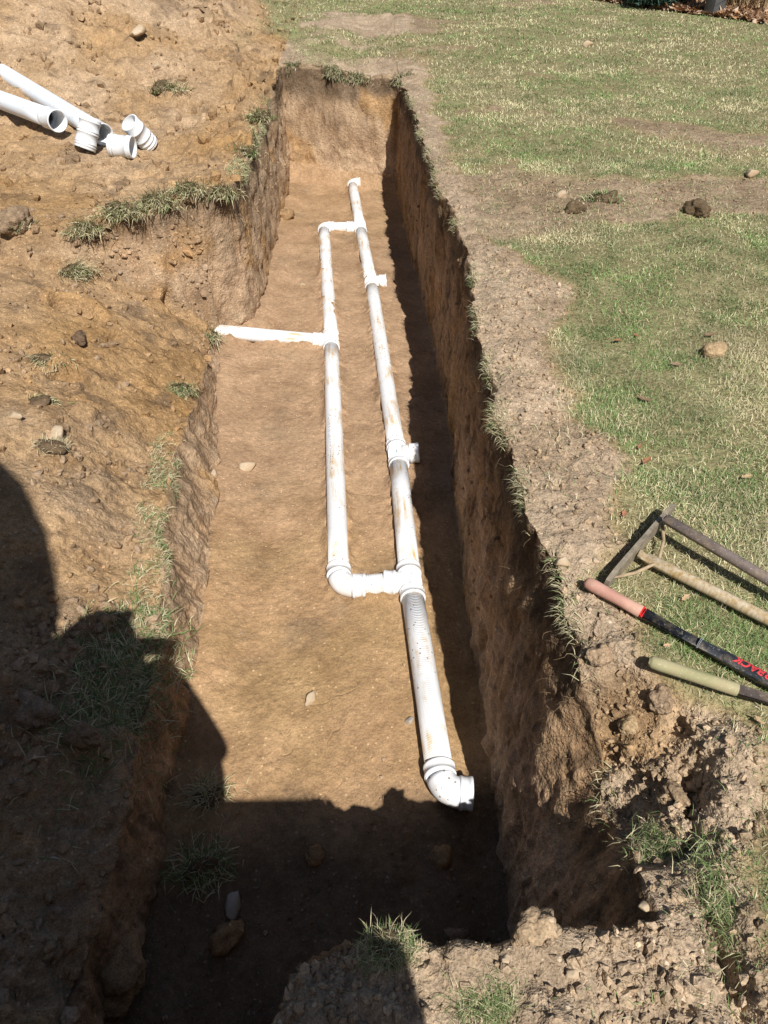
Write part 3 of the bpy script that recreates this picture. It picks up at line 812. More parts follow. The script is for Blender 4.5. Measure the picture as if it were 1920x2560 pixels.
def elbow(corner, din, dout, rad=.062, hubL=.062):
    """din: direction of travel arriving at the corner, dout: leaving"""
    bm = bmesh.new()
    corner = Vector(corner); din = Vector(din).normalized(); dout = Vector(dout).normalized()
    A = corner - din * rad; B = corner + dout * rad
    pts = []
    for i in range(11):
        t = i / 10
        pts.append((1 - t) ** 2 * A + 2 * t * (1 - t) * (corner * .86 + (A + B) * .07) + t * t * B)
    sweep(bm, pts, PRAD + .003, 32, False)
    collars = [(A - din * hubL, din, hubL + .004), (B - dout * .004, dout, hubL + .004)]
    # inner wall of the outlet
    lathe(bm, B + dout * (hubL), dout, [(0, PRAD - .002), (-.05, PRAD - .002), (-.055, .0)], 32)
    o = bm_obj('elbow', bm, M['pvc_fit'])
    o.parent = asm; o.matrix_parent_inverse = Matrix.Translation(-Vector(asm.location))
    add_collars(o, collars)
    return A - din * hubL, B + dout * hubL
def tee(c, run, br, hubL=.058):
    bm = bmesh.new()
    c = Vector(c); run = Vector(run).normalized(); br = Vector(br).normalized()
    half = .115
    collars = [(c - run * half, run, hubL), (c + run * (half - hubL), run, hubL), (c + br * .075, br, .06)]
    sweep(bm, [c - run * (half - hubL), c, c + run * (half - hubL)], PRAD + .003, 32, False)
    sweep(bm, [c, c + br * .03, c + br * .065, c + br * .09], [PRAD + .006, PRAD + .004, PRAD + .001, PRAD + .001], 32, False)
    lathe(bm, c + br * .135, br, [(0, PRAD - .002), (-.05, PRAD - .002), (-.055, .0)], 32)
    o = bm_obj('tee', bm, M['pvc_fit'])
    o.parent = asm; o.matrix_parent_inverse = Matrix.Translation(-Vector(asm.location))
    add_collars(o, collars)
    return half, .135
dR_ = lambda i, j: (RP[j] - RP[i]).normalized()
right_d = Vector((1, -.0, 0))
# near elbow (opening to the right)
e0 = elbow(RP[0], (RP[0] - RP[1]), Vector((1, -.06, -.02)), .066, .045)
runs = []
h1 = tee(RP[1], dR_(0, 1), (-1, .02, 0))
h2 = tee(RP[2], dR_(2, 3), (1, .0, .12))
h3 = tee(RP[3], dR_(3, 4), (1, .0, .10))
h4 = tee(RP[4], dR_(4, 5), (-1, .0, 0))
e5 = elbow(RP[5], dR_(4, 5), (1, .0, .08), .045, .05)
G = .10
for a_, b_2 in ((e0[0], RP[1] - dR_(0, 1) * G), (RP[1] + dR_(1, 2) * G, RP[2] - dR_(1, 2) * G), (RP[2] + dR_(2, 3) * G, RP[3] - dR_(2, 3) * G), (RP[3] + dR_(3, 4) * G, RP[4] - dR_(3, 4) * G), (RP[4] + dR_(4, 5) * G, e5[0])):
    d = (Vector(b_2) - Vector(a_)).normalized() * .012
    tubepart('pipe', Vector(a_) - d, Vector(b_2) + d, PRAD, M['pvc'], asm)
el = elbow(LP[0] + Vector((0, -.045, 0)), LP[0] - LP[1], (1, .01, 0), .07, .06)
et = elbow(LP[2] + Vector((0, .0, 0)), LP[2] - LP[1], (1, 0, 0), .05, .05)
dl0 = (LP[1] - LP[0]).normalized(); dl1 = (LP[2] - LP[1]).normalized()
tee(LP[1], dl0, (-1, .04, 0))
ltp = tubepart('pipe', el[0] - dl0 * .012, LP[1] - dl0 * (G - .012), PRAD, M['pvc'], asm)
tubepart('pipe', LP[1] + dl1 * (G - .012), et[0] + dl1 * .012, PRAD, M['pvc'], asm)
tubepart('pipe', el[1] - Vector((.012, 0, 0)), RP[1] + Vector((-.12, 0, -.004)), PRAD - .001, M['pvc'], asm)
tubepart('pipe', et[1] - Vector((.012, 0, 0)), RP[4] + Vector((-.12, 0, 0)), PRAD - .001, M['pvc'], asm)
tubepart('pipe', LP[1] + Vector((-.12, .005, 0)), (-1.62, 5.185, PZ + .085), PRAD - .001, M['pvc'], asm)
# faint factory print along the top left of the left pipe: small dashes
bmp = bmesh.new()
Lp = LP[1] - LP[0]
s = Vector((1, .08, 0)).normalized()
t = .32
random.seed(3)
while t < 1.45:
    L = random.choice((.006, .010, .014, .010))
    for row in (0, 1):
        if random.random() < .25: continue
        an = R(118 + row * 9)
        p = LP[0] + dl0 * t
        q = [p + dl0 * dt + s * math.cos(an + da) * (PRAD + .0009) + Vector((0, 0, math.sin(an + da) * (PRAD + .0009))) for dt, da in ((0, 0), (L, 0), (L, R(4.5)), (0, R(4.5)))]
        bmp.faces.new([bmp.verts.new(x) for x in q])
    t += L + random.choice((.004, .006, .012))
pp = bm_obj('factory_print', bmp, M['print'], asm, smooth=False)
tag(pp, kind='stuff'); pp.matrix_parent_inverse = Matrix.Translation(-Vector(asm.location))

# ------------------------------------------------------------------ loose pipes and couplings on the bank
def loose_pipe(end, far, r, label, bell=.20):
    end = Vector(end); far = Vector(far); d = (far - end).normalized()
    root = empty('drain_pipe', (end.x, end.y, end.z - r))
    tag(root, label, 'pipe', 'spare pipes lying on the bank')
    L = (far - end).length
    tubepart('pipe', end + d * (bell - .03), far, r, M['pvc_clean'], root, .006)
    o = oriented('bell_end', end, d, lambda bm: lathe(bm, (0, 0, 0), (0, 0, 1), [(.19, r - .004), (.002, r + .001), (0, r + .009), (.012, r + .011), (.02, r + .008), (bell * .75, r + .007), (bell * .8, r + .010), (bell * .86, r + .007), (bell, r - .001)], 36), M['pvc_in'], root)
    return root
gz = ground_z
loose_pipe((-2.74, 6.86, gz(-2.74, 6.86) + .15), (-5.3, 9.2, gz(-2.74, 6.86) + .23), .078, 'spare white pipe with raised open bell end casting shadow on bank')
loose_pipe((-2.36, 6.80, gz(-2.36, 6.8) + .09), (-5.0, 9.85, gz(-2.36, 6.8) + .40), .078, 'spare white pipe whose bell end lies among the loose couplings')
def coupling(c, d, L, r, label, rings):
    c = Vector(c); d = Vector(d).normalized()
    root = empty('pipe_coupling', (c.x, c.y, c.z - r))
    tag(root, label, 'coupling', 'loose pipe couplings on the bank')
    prof = [(0, r - .008), (0, r + .002), (.01, r + .003)]
    for t in rings:
        prof += [(L * t - .006, r), (L * t - .004, r + .005), (L * t + .004, r + .005), (L * t + .006, r)]
    prof += [(L - .01, r + .003), (L, r + .002), (L, r - .008), (L * .5, r - .008), (L * .5, r - .016), (L * .48, r - .016), (L * .48, r - .008), (0, r - .008)]
    oriented('sleeve', c - d * L / 2, d, lambda bm: lathe(bm, (0, 0, 0), (0, 0, 1), prof, 36), M['pvc_in'], root)
    return root
coupling((-2.42, 6.60, gz(-2.42, 6.60) + .125), (.22, .25, .60), .235, .082, 'ribbed white coupling leaning upright against the bell end of the pipe', (.12, .2, .52, .6, .9))
coupling((-2.13, 6.50, gz(-2.13, 6.5) + .085), (1, -.12, -.06), .19, .082, 'short white coupling lying on its side in front of the pipe end', (.12, .25, .8))
coupling((-2.03, 6.72, gz(-2.03, 6.72) + .12), (.32, .38, -.62), .26, .076, 'white coupling tilted with its dark open mouth facing up', (.3, .62, .78, .9))

# ------------------------------------------------------------------ hand tools on the lawn
def shaft(name, pts, radii, mat, parent, n=20):
    bm = bmesh.new()
    sweep(bm, pts, radii, n)
    o = bm_obj(name, bm, mat, parent)
    o.matrix_parent_inverse = Matrix.Translation(-Vector(parent.location))
    return o
def along(a, b, ts):
    a = Vector(a); b = Vector(b)
    return [a + (b - a) * t for t in ts]
def shovel_blade(parent, p, d, mat):
    """pointed digging blade beyond the end of the handle"""
    d = Vector(d); d.z = 0; d.normalize(); s = Vector((-d.y, d.x, 0))
    bm = bmesh.new(); g = []
    prof = [(0, .018), (.05, .10), (.12, .105), (.20, .095), (.26, .06), (.30, .004)]
    for th in (0, .003):
        for tt, wd in prof:
            g.append([bm.verts.new(Vector(p) + d * tt + s * wd * k / 4 + Vector((0, 0, .028 * (k / 4) ** 2 * min(1, wd / .1) + th))) for k in range(-4, 5)])
    n = len(prof)
    for o in (0, n):
        for i in range(n - 1):
            for k in range(8):
                bm.faces.new((g[o + i][k], g[o + i][k + 1], g[o + i + 1][k + 1], g[o + i + 1][k]))
    ob = bm_obj('blade', bm, mat, parent)
    ob.matrix_parent_inverse = Matrix.Translation(-Vector(parent.location))

# rake with a wooden handle
rk = empty('rake', (.80, 1.60, 0))
tag(rk, 'weathered wooden handled rake with braced steel head lying on grass', 'rake')
b1_, b2_ = Vector((.645, 1.488, .062)), Vector((.930, 1.815, .075))
bd = (b2_ - b1_).normalized(); mp_ = (b1_ + b2_) / 2
hd = (Vector((1.068, 1.366, .035)) - Vector((.763, 1.628, .05))).normalized()
bm = bmesh.new()
g = []
nn = 24
for i in range(nn + 1):
    t = i / nn
    p = b1_ + (b2_ - b1_) * t
    hgt = .024 * (1 - abs(2 * t - 1) ** 8 * .5)
    off = -hd * .001
    g.append([bm.verts.new(p + off + Vector((0, 0, hgt)) - hd * .008), bm.verts.new(p + off + Vector((0, 0, hgt)) + hd * .006), bm.verts.new(p + off + Vector((0, 0, -hgt * 1.5)) + hd * .002), bm.verts.new(p + off + Vector((0, 0, -hgt * 1.5)) - hd * .012)])
for a_, c_ in zip(g, g[1:]):
    for k in range(4):
        bm.faces.new((a_[k], a_[(k + 1) % 4], c_[(k + 1) % 4], c_[k]))
bm.faces.new(g[0]); bm.faces.new(g[-1])
hb = bm_obj('head_bar', bm, M['steel'], rk, smooth=False); hb.matrix_parent_inverse = Matrix.Translation(-Vector(rk.location))
for i in range(15):
    p = b1_ + (b2_ - b1_) * (.04 + .92 * i / 14) + Vector((0, 0, -.03))
    shaft('tine', [p, p - hd * .012 + Vector((0, 0, -.018)), p - hd * .030 + Vector((0, 0, -.026))], [.004, .0035, .002], M['steel'], rk, 6)
jn = Vector((.818, 1.583, .056))
for a_ in (b1_ + bd * .03, b2_ - bd * .085):
    mid_ = (a_ + jn) / 2 - (mp_ - (a_ + jn) / 2).normalized() * .012
    shaft('brace', [a_, a_ * .6 + mid_ * .4, mid_, mid_ * .4 + jn * .6, jn], .0052, M['brace'], rk, 8)
hp0, hp1 = Vector((.772, 1.622, .052)), Vector((.772, 1.622, .052)) + hd * 1.45
hp1.z = .02
shaft('handle', along(hp0, hp1, (0, .02, .1, .3, .6, .97, 1)), [.0165, .0175, .0175, .0178, .0175, .016, .010], M['wood'], rk)

# grey handled tool resting on the rake head
gt = empty('shovel', (.86, 1.70, .0))
tag(gt, 'long grey brown tool handle resting across the rake head', 'shovel', 'long handled tools on the lawn')
g0, g1 = Vector((.858, 1.716, .117)), Vector((1.088, 1.474, .098))
gd = (g1 - g0).normalized(); ge = g0 + gd * 1.35; ge.z = .03
shaft('handle', along(g0, ge, (0, .006, .2, .5, 1)), [.014, .0165, .0168, .017, .017], M['greyshaft'], gt)
shovel_blade(gt, ge - gd * .02, gd, M['steel'])

# black shaft with faded pink grip
pt_ = empty('shovel', (.75, 1.38, 0))
tag(pt_, 'black shafted shovel with faded pink grip and red lettering', 'shovel', 'long handled tools on the lawn')
p0, p1 = Vector((.585, 1.508, .052)), Vector((.985, 1.164, .040))
pd = (p1 - p0).normalized(); Lp_ = .2
pk = p0 + pd * .2
shaft('grip', [p0 - pd * .000, p0 + pd * .004, p0 + pd * .012, p0 + pd * .03, p0 + pd * .07, p0 + pd * .12, p0 + pd * .178], [.008, .014, .0180, .0193, .0178, .0168, .0178], M['pink'], pt_)
shaft('red_band', [p0 + pd * .178, p0 + pd * .187], .0184, M['red'], pt_)
pe = p0 + pd * 1.35; pe.z = .025
pb = p0 + pd * .187
bsh = shaft('shaft', along(pb, pe, (0, .2, .5, 1)), [.0170, .0176, .0182, .0185], M['black'], pt_)
sd = (pe - pb).normalized()
shaft('grey_band', [p0 + pd * .343, p0 + pd * .347], .0183, M['ringgrey'], pt_)
shovel_blade(pt_, pe - pd * .02, pd, M['steel'])
# lettering wrapped round the shaft
cu = bpy.data.curves.new('lettering', 'FONT')
cu.body = 'RAZORBACK'; cu.size = .030; cu.shear = .18; cu.offset = .0009; cu.align_x = 'RIGHT'; cu.resolution_u = 3
to = bpy.data.objects.new('lettering_curve', cu); col.objects.link(to)
bpy.context.view_layer.update()
tm = bpy.data.meshes.new_from_object(to.evaluated_get(bpy.context.evaluated_depsgraph_get()))
bpy.data.objects.remove(to)
bmt = bmesh.new(); bmt.from_mesh(tm)
bmesh.ops.triangulate(bmt, faces=bmt.faces)
bmesh.ops.subdivide_edges(bmt, edges=[e_ for e_ in bmt.edges if e_.calc_length() > .006], cuts=2)
rs = .0188
side = Vector((-sd.y, sd.x, 0)).normalized()          # points away from the viewer
anchor = p0 + pd * .438
upv = side.cross(sd).normalized()
if upv.z < 0: upv = -upv
for v in bmt.verts:
    tx_, ty_ = v.co.x, v.co.y - .0105
    al = ty_ / rs + R(4)
    dirv = upv * math.cos(al) - side * math.sin(al)
    v.co = anchor - sd * tx_ + dirv * rs
lt = bm_obj('lettering', bmt, M['redtext'], bsh, smooth=False)
tag(lt, 'red block lettering along the black shaft')

# olive grip tool
ot = empty('shovel', (.85, 1.14, 0))
tag(ot, 'shovel with faded olive green grip and grey brown shaft', 'shovel', 'long handled tools on the lawn')
o0, o1 = Vector((.682, 1.203, .072)), Vector((.890, 1.128, .052))
od = (o1 - o0).normalized()
Lo = (o1 - o0).length
shaft('grip', [o0, o0 + od * .003, o0 + od * .010, o0 + od * .03, o0 + od * Lo * .5, o0 + od * Lo * .98, o1], [.008, .0135, .0165, .0178, .0168, .0172, .0160], M['olive'], ot)
oe = o1 + od * 1.1; oe.z = .02
shaft('shaft', along(o1 - od * .002, oe, (0, .3, 1)), [.0152, .0155, .016], M['greyshaft'], ot)
shovel_blade(ot, oe - od * .02, od, M['steel'])

# ------------------------------------------------------------------ stones, clods, sod clumps, leaves
def rock(name, loc, size, mat, label, cat, group, seed, rot=0, sub=3, rough=.16, flat=.7, sink=.3, tint=None):
    bm = bmesh.new(); bmesh.ops.create_icosphere(bm, subdivisions=sub, radius=1)
    rs_ = random.Random(seed)
    co = np.array([v.co[:] for v in bm.verts])
    d = 1 + rough * 1.6 * vn(co[:, 0] * 1.3 + seed, co[:, 1] * 1.3, co[:, 2] * 1.3, seed) + rough * .7 * vn(co[:, 0] * 3.5, co[:, 1] * 3.5, co[:, 2] * 3.5 + seed, seed + 1) \
        + rough * .35 * vn(co[:, 0] * 9, co[:, 1] * 9, co[:, 2] * 9 + seed, seed + 2)
    if cat == 'stone':
        co = co * d[:, None]; d = np.ones(len(co))
        for _ in range(9):
            pn = np.array([rs_.gauss(0, 1) for _ in range(3)]); pn /= np.linalg.norm(pn)
            ex_ = np.clip(co @ pn - rs_.uniform(.5, .8), 0, None)
            co = co - .9 * ex_[:, None] * pn[None]
    if cat == 'clod' or cat is None:
        d = d + rough * .35 * vn(co[:, 0] * 19, co[:, 1] * 19, co[:, 2] * 19 + seed, seed + 4)
    co = co * d[:, None] * np.array([1, rs_.uniform(.6, .85), flat])
    for v, c_ in zip(bm.verts, co): v.co = Vector(c_) * size
    o = bm_obj(name, bm, mat)
    o.location = Vector(loc) + Vector((0, 0, size * flat * (1 - 2 * sink)))
    o.rotation_euler = (rs_.uniform(-.2, .2), rs_.uniform(-.2, .2), rot)
    if tint is not None:
        a = o.data.color_attributes.new('tint', 'FLOAT_COLOR', 'POINT')
        for x in a.data: x.color = (*tint, 1)
    return tag(o, label, cat, group)
def up(px, py, z):
    """place on a level z the point that the photograph shows at px, py (survey of the site)"""
    p = R(40.4); u = (px - 960) / 1849; v = (py - 1280) / 1849
    zc = (CAMH - z) / (math.sin(p) + v * math.cos(p))
    return u * zc, zc * (math.cos(p) - v * math.sin(p))
def on_ground(px, py, z0):
    z = z0
    for _ in range(6):
        x, y = up(px, py, z); z = .5 * z + .5 * gz(x, y)
    x, y = up(px, py, z)
    return x, y, gz(x, y)
sid = 900
for px, py, z0, s, mt, lab, rz in (
    (620, 1172, -1.08, .055, 'stone', 'oblong pale stone lying on the trench floor left of the pipes', .9),
    (536, 1190, -1.0, .04, 'stone', 'small upright pale stone at the foot of the left bank', 1.4),
    (142, 1097, -.5, .065, 'stone', 'flat tan stone on the bank near a dead grass tuft', -.6),
    (38, 1043, -.45, .034, 'stone', 'whitish angular stone on the sloping bank, lone', .2),
    (354, 115, .2, .11, 'stone', 'large rounded tan stone embedded in the excavated heap', 1.2),
    (395, 172, .05, .05, 'stone', 'small pale stone below the large rounded heap stone', .4),
    (778, 1752, -1.06, .035, 'stone', 'pinkish pale stone on the trench floor before the shadow', 1.3),
    (1025, 1806, -1.06, .026, 'stone_grey', 'greyish stone beside the thick lower pipe', .3),
    (757, 715, -1.06, .030, 'stone', 'tiny pale stone on the floor left of the upper pipe', .3),
    (710, 545, -1.0, .085, 'bank', 'round brown clod resting at the foot of the left trench wall', .3),
    (1404, 1410, .03, .030, 'stone', 'pale angular stone on the soil lip beside the rake head', .2),
    (1490, 1405, .03, .017, 'stone', 'small tan stone between the soil lip and the rake head', 1.0),
    (1567, 1817, -.02, .036, 'bank', 'pale round clod on the slumped lip below the olive grip', 1.0),
    (1735, 1958, .0, .018, 'stone', 'smooth oval pale pebble on the slumped soil beside grass', -.6),
    (1437, 2437, .02, .017, 'stone', 'pale flat stone set in the near soil edge', .2),
    (1600, 2490, .0, .015, 'stone', 'narrow tan pebble lying in the near grass', 1.8),
    (1608, 2275, .0, .018, 'stone', 'light stone on the crumbly soil above the near edge', .1),
    (1262, 2403, .02, .012, 'stone', 'small pale stone pressed into the near soil edge', .5),
    (1780, 888, .0, .052, 'bank', 'sandy yellow clod lying alone on the lawn', .1),
    (1400, 494, .0, .05, 'stone', 'white stone at the edge of the muddy strip', .1),
    (1470, 115, .0, .07, 'stone', 'whitish stone lying out in the far grass', .1),
    (1878, 440, .0, .06, 'stone', 'pale stone at the end of the muddy strip', .1),
    (1100, 2145, -1.08, .045, 'bank', 'dark clod on the shaded trench floor under the elbow', .5),
    (585, 2275, -1.08, .045, 'stone_grey', 'elongated pale stone in the deep shade of the trench', 1.4),
    (570, 2350, -1.06, .06, 'bank', 'brown clod in deep shade beside the elongated stone', .6),
    (785, 2145, -1.06, .04, 'bank', 'rounded brown clod half buried in the shaded floor', .6)):
    x, y, z = on_ground(px, py, z0)
    sid += 1
    clod = mt == 'bank'
    rock('clod' if clod else 'stone', (x, y, z), s, M['crumb' if clod else mt], lab, 'clod' if clod else 'stone', None, sid, rz,
         rough=.26 if clod else .24, tint=(.40, .29, .17) if clod and px in (1780, 1567) else (.33, .21, .11) if clod else None, sink=.3)
# large clods heaped on the near edges
for px, py, z0, s, lab, tn in (
    (300, 2440, -.62, .115, 'large smooth brown clod at the near left corner of the trench', (.33, .22, .125)),
    (95, 1790, -.55, .075, 'rounded grey brown clod on the shaded left bank', (.27, .20, .14)),
    (215, 1850, -.62, .06, 'angular brown clod beside the shaded grass on the left bank', (.27, .19, .12)),
    (1500, 1640, .04, .035, 'crumbly tan clod on the trench lip under the black shaft', (.36, .26, .17)),
    (1650, 1760, .0, .04, 'brown clod beside the end of the olive grip', (.32, .23, .15)),
    (1690, 1990, -.05, .035, 'brown clod standing on the slumped soil above its shadow', (.29, .21, .135)),
    (1150, 2340, .02, .045, 'ragged clod on the near edge above the dark trench', (.30, .215, .135)),
    (1340, 2330, .02, .04, 'knobbly tan clod at the near edge beside roots', (.38, .28, .18)),
    (60, 625, -.3, .10, 'rough sod lump with dry roots on the left ramp', (.28, .20, .13)),
    (200, 855, -.5, .065, 'dark moist clod on the bank above dead grass', (.17, .115, .075)),
    (1740, 535, .0, .07, 'dark overturned clod on the muddy strip of lawn', (.14, .10, .06)),
    (1435, 530, .0, .06, 'small dark clod with grass in the muddy strip', (.15, .11, .065))):
    x, y, z = on_ground(px, py, z0)
    sid += 1
    rock('clod', (x, y, z), s, M['crumb'], lab, 'clod', None, sid, sid * .7, rough=.26, flat=.72, tint=tn, sink=.28, sub=4)

def sod(px, py, z0, w_, h_, n, lab, straw=.5, ang=None, L=(.06, .12), bw=(.004, .007), soil=True, xy=None):
    x, y, z = on_ground(px, py, z0) if xy is None else (*xy, gz(*xy))
    root = empty('sod_clump', (x, y, z))
    tag(root, lab, 'sod clump', 'clumps of torn sod')
    if soil:
        s_ = rock('soil', (0, 0, 0), w_ * .55, M['crumb'], None, None, None, int(px + py), 0, rough=.3, flat=.6, tint=(.13, .09, .055), sink=.45)
        s_.parent = root
    nn_ = int(n * 1.6); bw = (bw[0] * .7, bw[1] * .7); L = (L[0] * .7, L[1] * .9)
    pts_ = np.stack([rng.normal(0, w_ * .42, nn_), rng.normal(0, h_ * .42, nn_), np.zeros(nn_)], -1)
    rad2 = (pts_[:, 0] / w_) ** 2 + (pts_[:, 1] / h_) ** 2
    pts_[:, 2] = np.where(soil, w_ * .18 * np.exp(-rad2 * 3), 0.0)
    a_ = None if ang is None else ang + rng.normal(0, .55, nn_)
    pl = Pile()
    straw = straw + .15 if px < 700 else straw
    pl.add(blades(pts_, L[0] + (L[1] - L[0]) * rng.random(nn_), bw[0] + (bw[1] - bw[0]) * rng.random(nn_), np.clip(rng.normal(1.05, .4, nn_), .1, 1.6), grass_colors(nn_, straw) * (.75 + .4 * rng.random((nn_, 1))), dirang=a_, droop=.5))
    tag(pl.build('grass', M['grass'], root), kind='stuff')
D = -math.pi / 2
for sx_, sw_, sn_, lb_ in ((-1.98, .14, 300, 'small torn sod at the left end of the bank step'), (-1.74, .17, 420, 'wide torn sod hanging over the step of the bank'), (-1.53, .17, 460, 'thick torn sod in the middle of the bank step'),
                          (-1.33, .13, 330, 'torn sod near the corner of the bank step'), (-1.14, .14, 330, 'ragged sod at the rim corner above the dark hollow')):
    sy_ = float(np.interp(sx_, [-9, -3.2, -2.44, -1.76, -1.3, -1.0], [4.3, 4.62, 4.78, 5.02, 5.28, 5.42])) + .03
    sod(0, int(sx_ * -1000), 0, sw_, .09, sn_, lb_, .66, D, (.07, .17), (.005, .010), xy=(sx_, sy_))
sod(528, 790, -.9, .09, .09, 240, 'upright straw tuft over the buried end of the side pipe', .6, D, (.09, .18), (.005, .009), xy=(-1.285, 4.98))
sod(450, 975, -.75, .11, .08, 260, 'dense green tuft on the rim of the left bank', .35, D, (.07, .12), (.005, .008))
sod(45, 610, -.3, .14, .10, 300, 'green tuft growing from the rough lump on the ramp', .4, None, (.06, .1), (.005, .009))
sod(185, 665, -.35, .13, .10, 260, 'straw tuft lying over the hollow on the left ramp', .6, -.7, (.09, .15), (.005, .009))
sod(120, 905, -.5, .14, .08, 240, 'dry grass bunch below the dark moist clod', .7, D, (.06, .12), (.004, .008))
sod(100, 1010, -.5, .12, .03, 120, 'thin strip of buried grass on the sandy bank', .35, .5, (.04, .07), (.004, .006))
sod(120, 1118, -.5, .12, .05, 130, 'dead grass strands beside the flat tan stone', .85, None, (.04, .08), (.003, .005))
sod(410, 220, .05, .22, .10, 200, 'grass bunch sticking out of the slope above the couplings', .55, -.6, (.08, .16), (.008, .013))
sod(650, 300, 0, .14, .12, 150, 'sod fringe at the rim of the far left trench wall', .5, D, (.08, .16), (.008, .013))
sod(620, 410, 0, .12, .10, 130, 'drooping sod on the rim below the far fringe', .55, D, (.08, .15), (.008, .012))
sod(975, 2310, .0, .06, .04, 600, 'sunlit grass tuft on the near edge of the trench', .5, None, (.02, .045), (.0013, .0024), xy=(.01, .545))
sod(1225, 2500, .0, .08, .05, 800, 'bright grass tuft in the near soil beside the shadow', .4, None, (.025, .055), (.0013, .0024), soil=False)
sod(505, 2170, -1.05, .12, .10, 260, 'fallen sod in the shade on the trench floor', .4, None, (.05, .1), (.004, .006))
sod(520, 1990, -1.05, .10, .08, 200, 'fallen dry sod at the foot of the shaded left wall', .75, None, (.05, .1), (.004, .006))
sod(1690, 2130, .0, .10, .09, 900, 'lush grass tuft at the edge of the slumped soil', .35, None, (.02, .045), (.0014, .0024), soil=False)
sod(1830, 2250, .0, .10, .16, 900, 'dark green grass tuft along the narrow rut', .3, None, (.02, .045), (.0014, .0024), soil=False)
sod(1510, 500, .0, .14, .08, 140, 'green tuft left standing in the muddy strip', .2, None, (.06, .1), (.007, .011))

def leaf(px, py, s, ang, c, lab):
    s = s * .8
    x, y = up(px, py, .03)
    bm = bmesh.new()
    ring = [(-1, 0), (-.55, .38), (-.1, .3), (.2, .52), (.5, .25), (1, 0), (.5, -.3), (.15, -.5), (-.15, -.28), (-.6, -.36)]
    vs = [bm.verts.new((a_ * s, b__ * s, .25 * s * abs(b__) + .15 * s * abs(a_))) for a_, b__ in ring]
    ctr = bm.verts.new((0, 0, 0))
    for i in range(len(vs)):
        bm.faces.new((ctr, vs[i], vs[(i + 1) % len(vs)]))
    r_ = bmesh.ops.extrude_face_region(bm, geom=list(bm.faces))
    for v in [g_ for g_ in r_['geom'] if isinstance(g_, bmesh.types.BMVert)]: v.co.z += .0012
    o = bm_obj('fallen_leaf', bm, M['leaf'], smooth=False)
    a = o.data.color_attributes.new('tint', 'FLOAT_COLOR', 'POINT')
    for q in a.data: q.color = (*c, 1)
    o.location = (x, y, gz(x, y) + .014); o.rotation_euler = (random.uniform(-.12, .25), random.uniform(-.15, .15), ang)
    tag(o, lab, 'leaf')
br = (.30, .15, .08); tn = (.46, .32, .19)
leaf(1545, 848, .03, .4, br, 'brown leaf in the grass beside a reddish one')
leaf(1590, 838, .028, 1.9, (.36, .15, .08), 'narrow reddish leaf standing in the grass')
leaf(1775, 836, .032, .1, (.2, .13, .08), 'dark dry leaf above the sandy yellow clod')
leaf(1690, 910, .04, .2, (.24, .17, .11), 'curled grey brown leaf left of the sandy yellow clod')
leaf(1618, 1150, .034, .8, br, 'crumpled brown leaf in the grass above the tools')
leaf(1868, 1190, .03, .3, tn, 'tan leaf in the grass near the grey handle')
leaf(1610, 995, .04, 2.6, (.22, .14, .09), 'long dark leaf in the middle of the lawn')
leaf(1715, 1492, .022, .6, tn, 'tan leaf between the rake handle and black shaft')
leaf(1560, 1285, .02, 1.2, (.40, .17, .10), 'reddish leaf near the top of the rake shadow')
leaf(1902, 1795, .018, 2.2, tn, 'pale leaf in the grass below the olive handled shovel')
leaf(1665, 1620, .016, .2, tn, 'small tan leaf below the black shaft')
leaf(1600, 1115, .022, 1.0, br, 'small brown leaf beside the crumpled one')

# ------------------------------------------------------------------ edge of the garden: litter, post, dry shrub
n = 5200
tt = rng.random(n); off = np.abs(rng.normal(0, .5, n)) + .05 * rng.random(n)
lx = 3.3 + 2.6 * tt; ly = 16.6 - 3.9 * tt
lx = lx + off * .82; ly = ly + off * .56
ang = rng.random(n) * 6.28; s_ = .03 + .05 * rng.random(n)
base = np.stack([lx, ly, .02 + .10 * rng.random(n) * np.clip(off * 2, 0, 1)], -1)
u_ = np.stack([np.cos(ang), np.sin(ang), rng.normal(0, .5, n)], -1) * s_[:, None]
v_ = np.stack([-np.sin(ang), np.cos(ang), rng.normal(0, .5, n)], -1) * s_[:, None] * .6
V = np.stack([base - u_, base + v_, base + u_, base - v_], 1).reshape(-1, 3)
F = np.arange(n * 4).reshape(-1, 4)
pal = np.array([(.30, .17, .09), (.42, .29, .19), (.22, .13, .08), (.48, .36, .26), (.36, .2, .1)])
cc = np.repeat(pal[rng.integers(0, 5, n)][:, None], 4, 1).reshape(-1, 3)
tag(mesh_np('leaf_litter', V, [F], M['leaf'], smooth=False, colattr=cc), 'band of brown fallen leaves along the far edge of the lawn', 'leaves', kind='stuff')
po = empty('post', (5.22, 14.05, 0))
tag(po, 'dark grey square post at the leaf strewn edge of the lawn', 'post')
bm = bmesh.new(); box(bm, (0, 0, .6), (.24, .20, 1.3), Euler((0, 0, .5)), .012); bm_obj('post_body', bm, M['post'], po)
bm = bmesh.new(); box(bm, (0, 0, 1.28), (.29, .25, .05), Euler((0, 0, .5)), .012); bm_obj('cap', bm, M['post'], po)
sh = empty('dry_shrub', (6.0, 14.3, 0))
tag(sh, 'bush of dry tan stems beside the grey post', 'shrub')
n = 1500
pts_ = np.stack([rng.normal(0, .22, n), rng.normal(0, .22, n), np.zeros(n)], -1)
pl = Pile(); tcol = np.array([.42, .30, .17]) * (.6 + .7 * rng.random((n, 1)))
pl.add(blades(pts_, .5 + .7 * rng.random(n), .006 + .006 * rng.random(n), np.abs(rng.normal(.35, .25, n)), tcol, droop=.5)); pl.build('stems', M['stem'], sh)
bs = empty('bush', (4.6, 15.1, 0))
tag(bs, 'low dark blue green evergreen bush behind the leaf litter', 'bush')
n = 2600
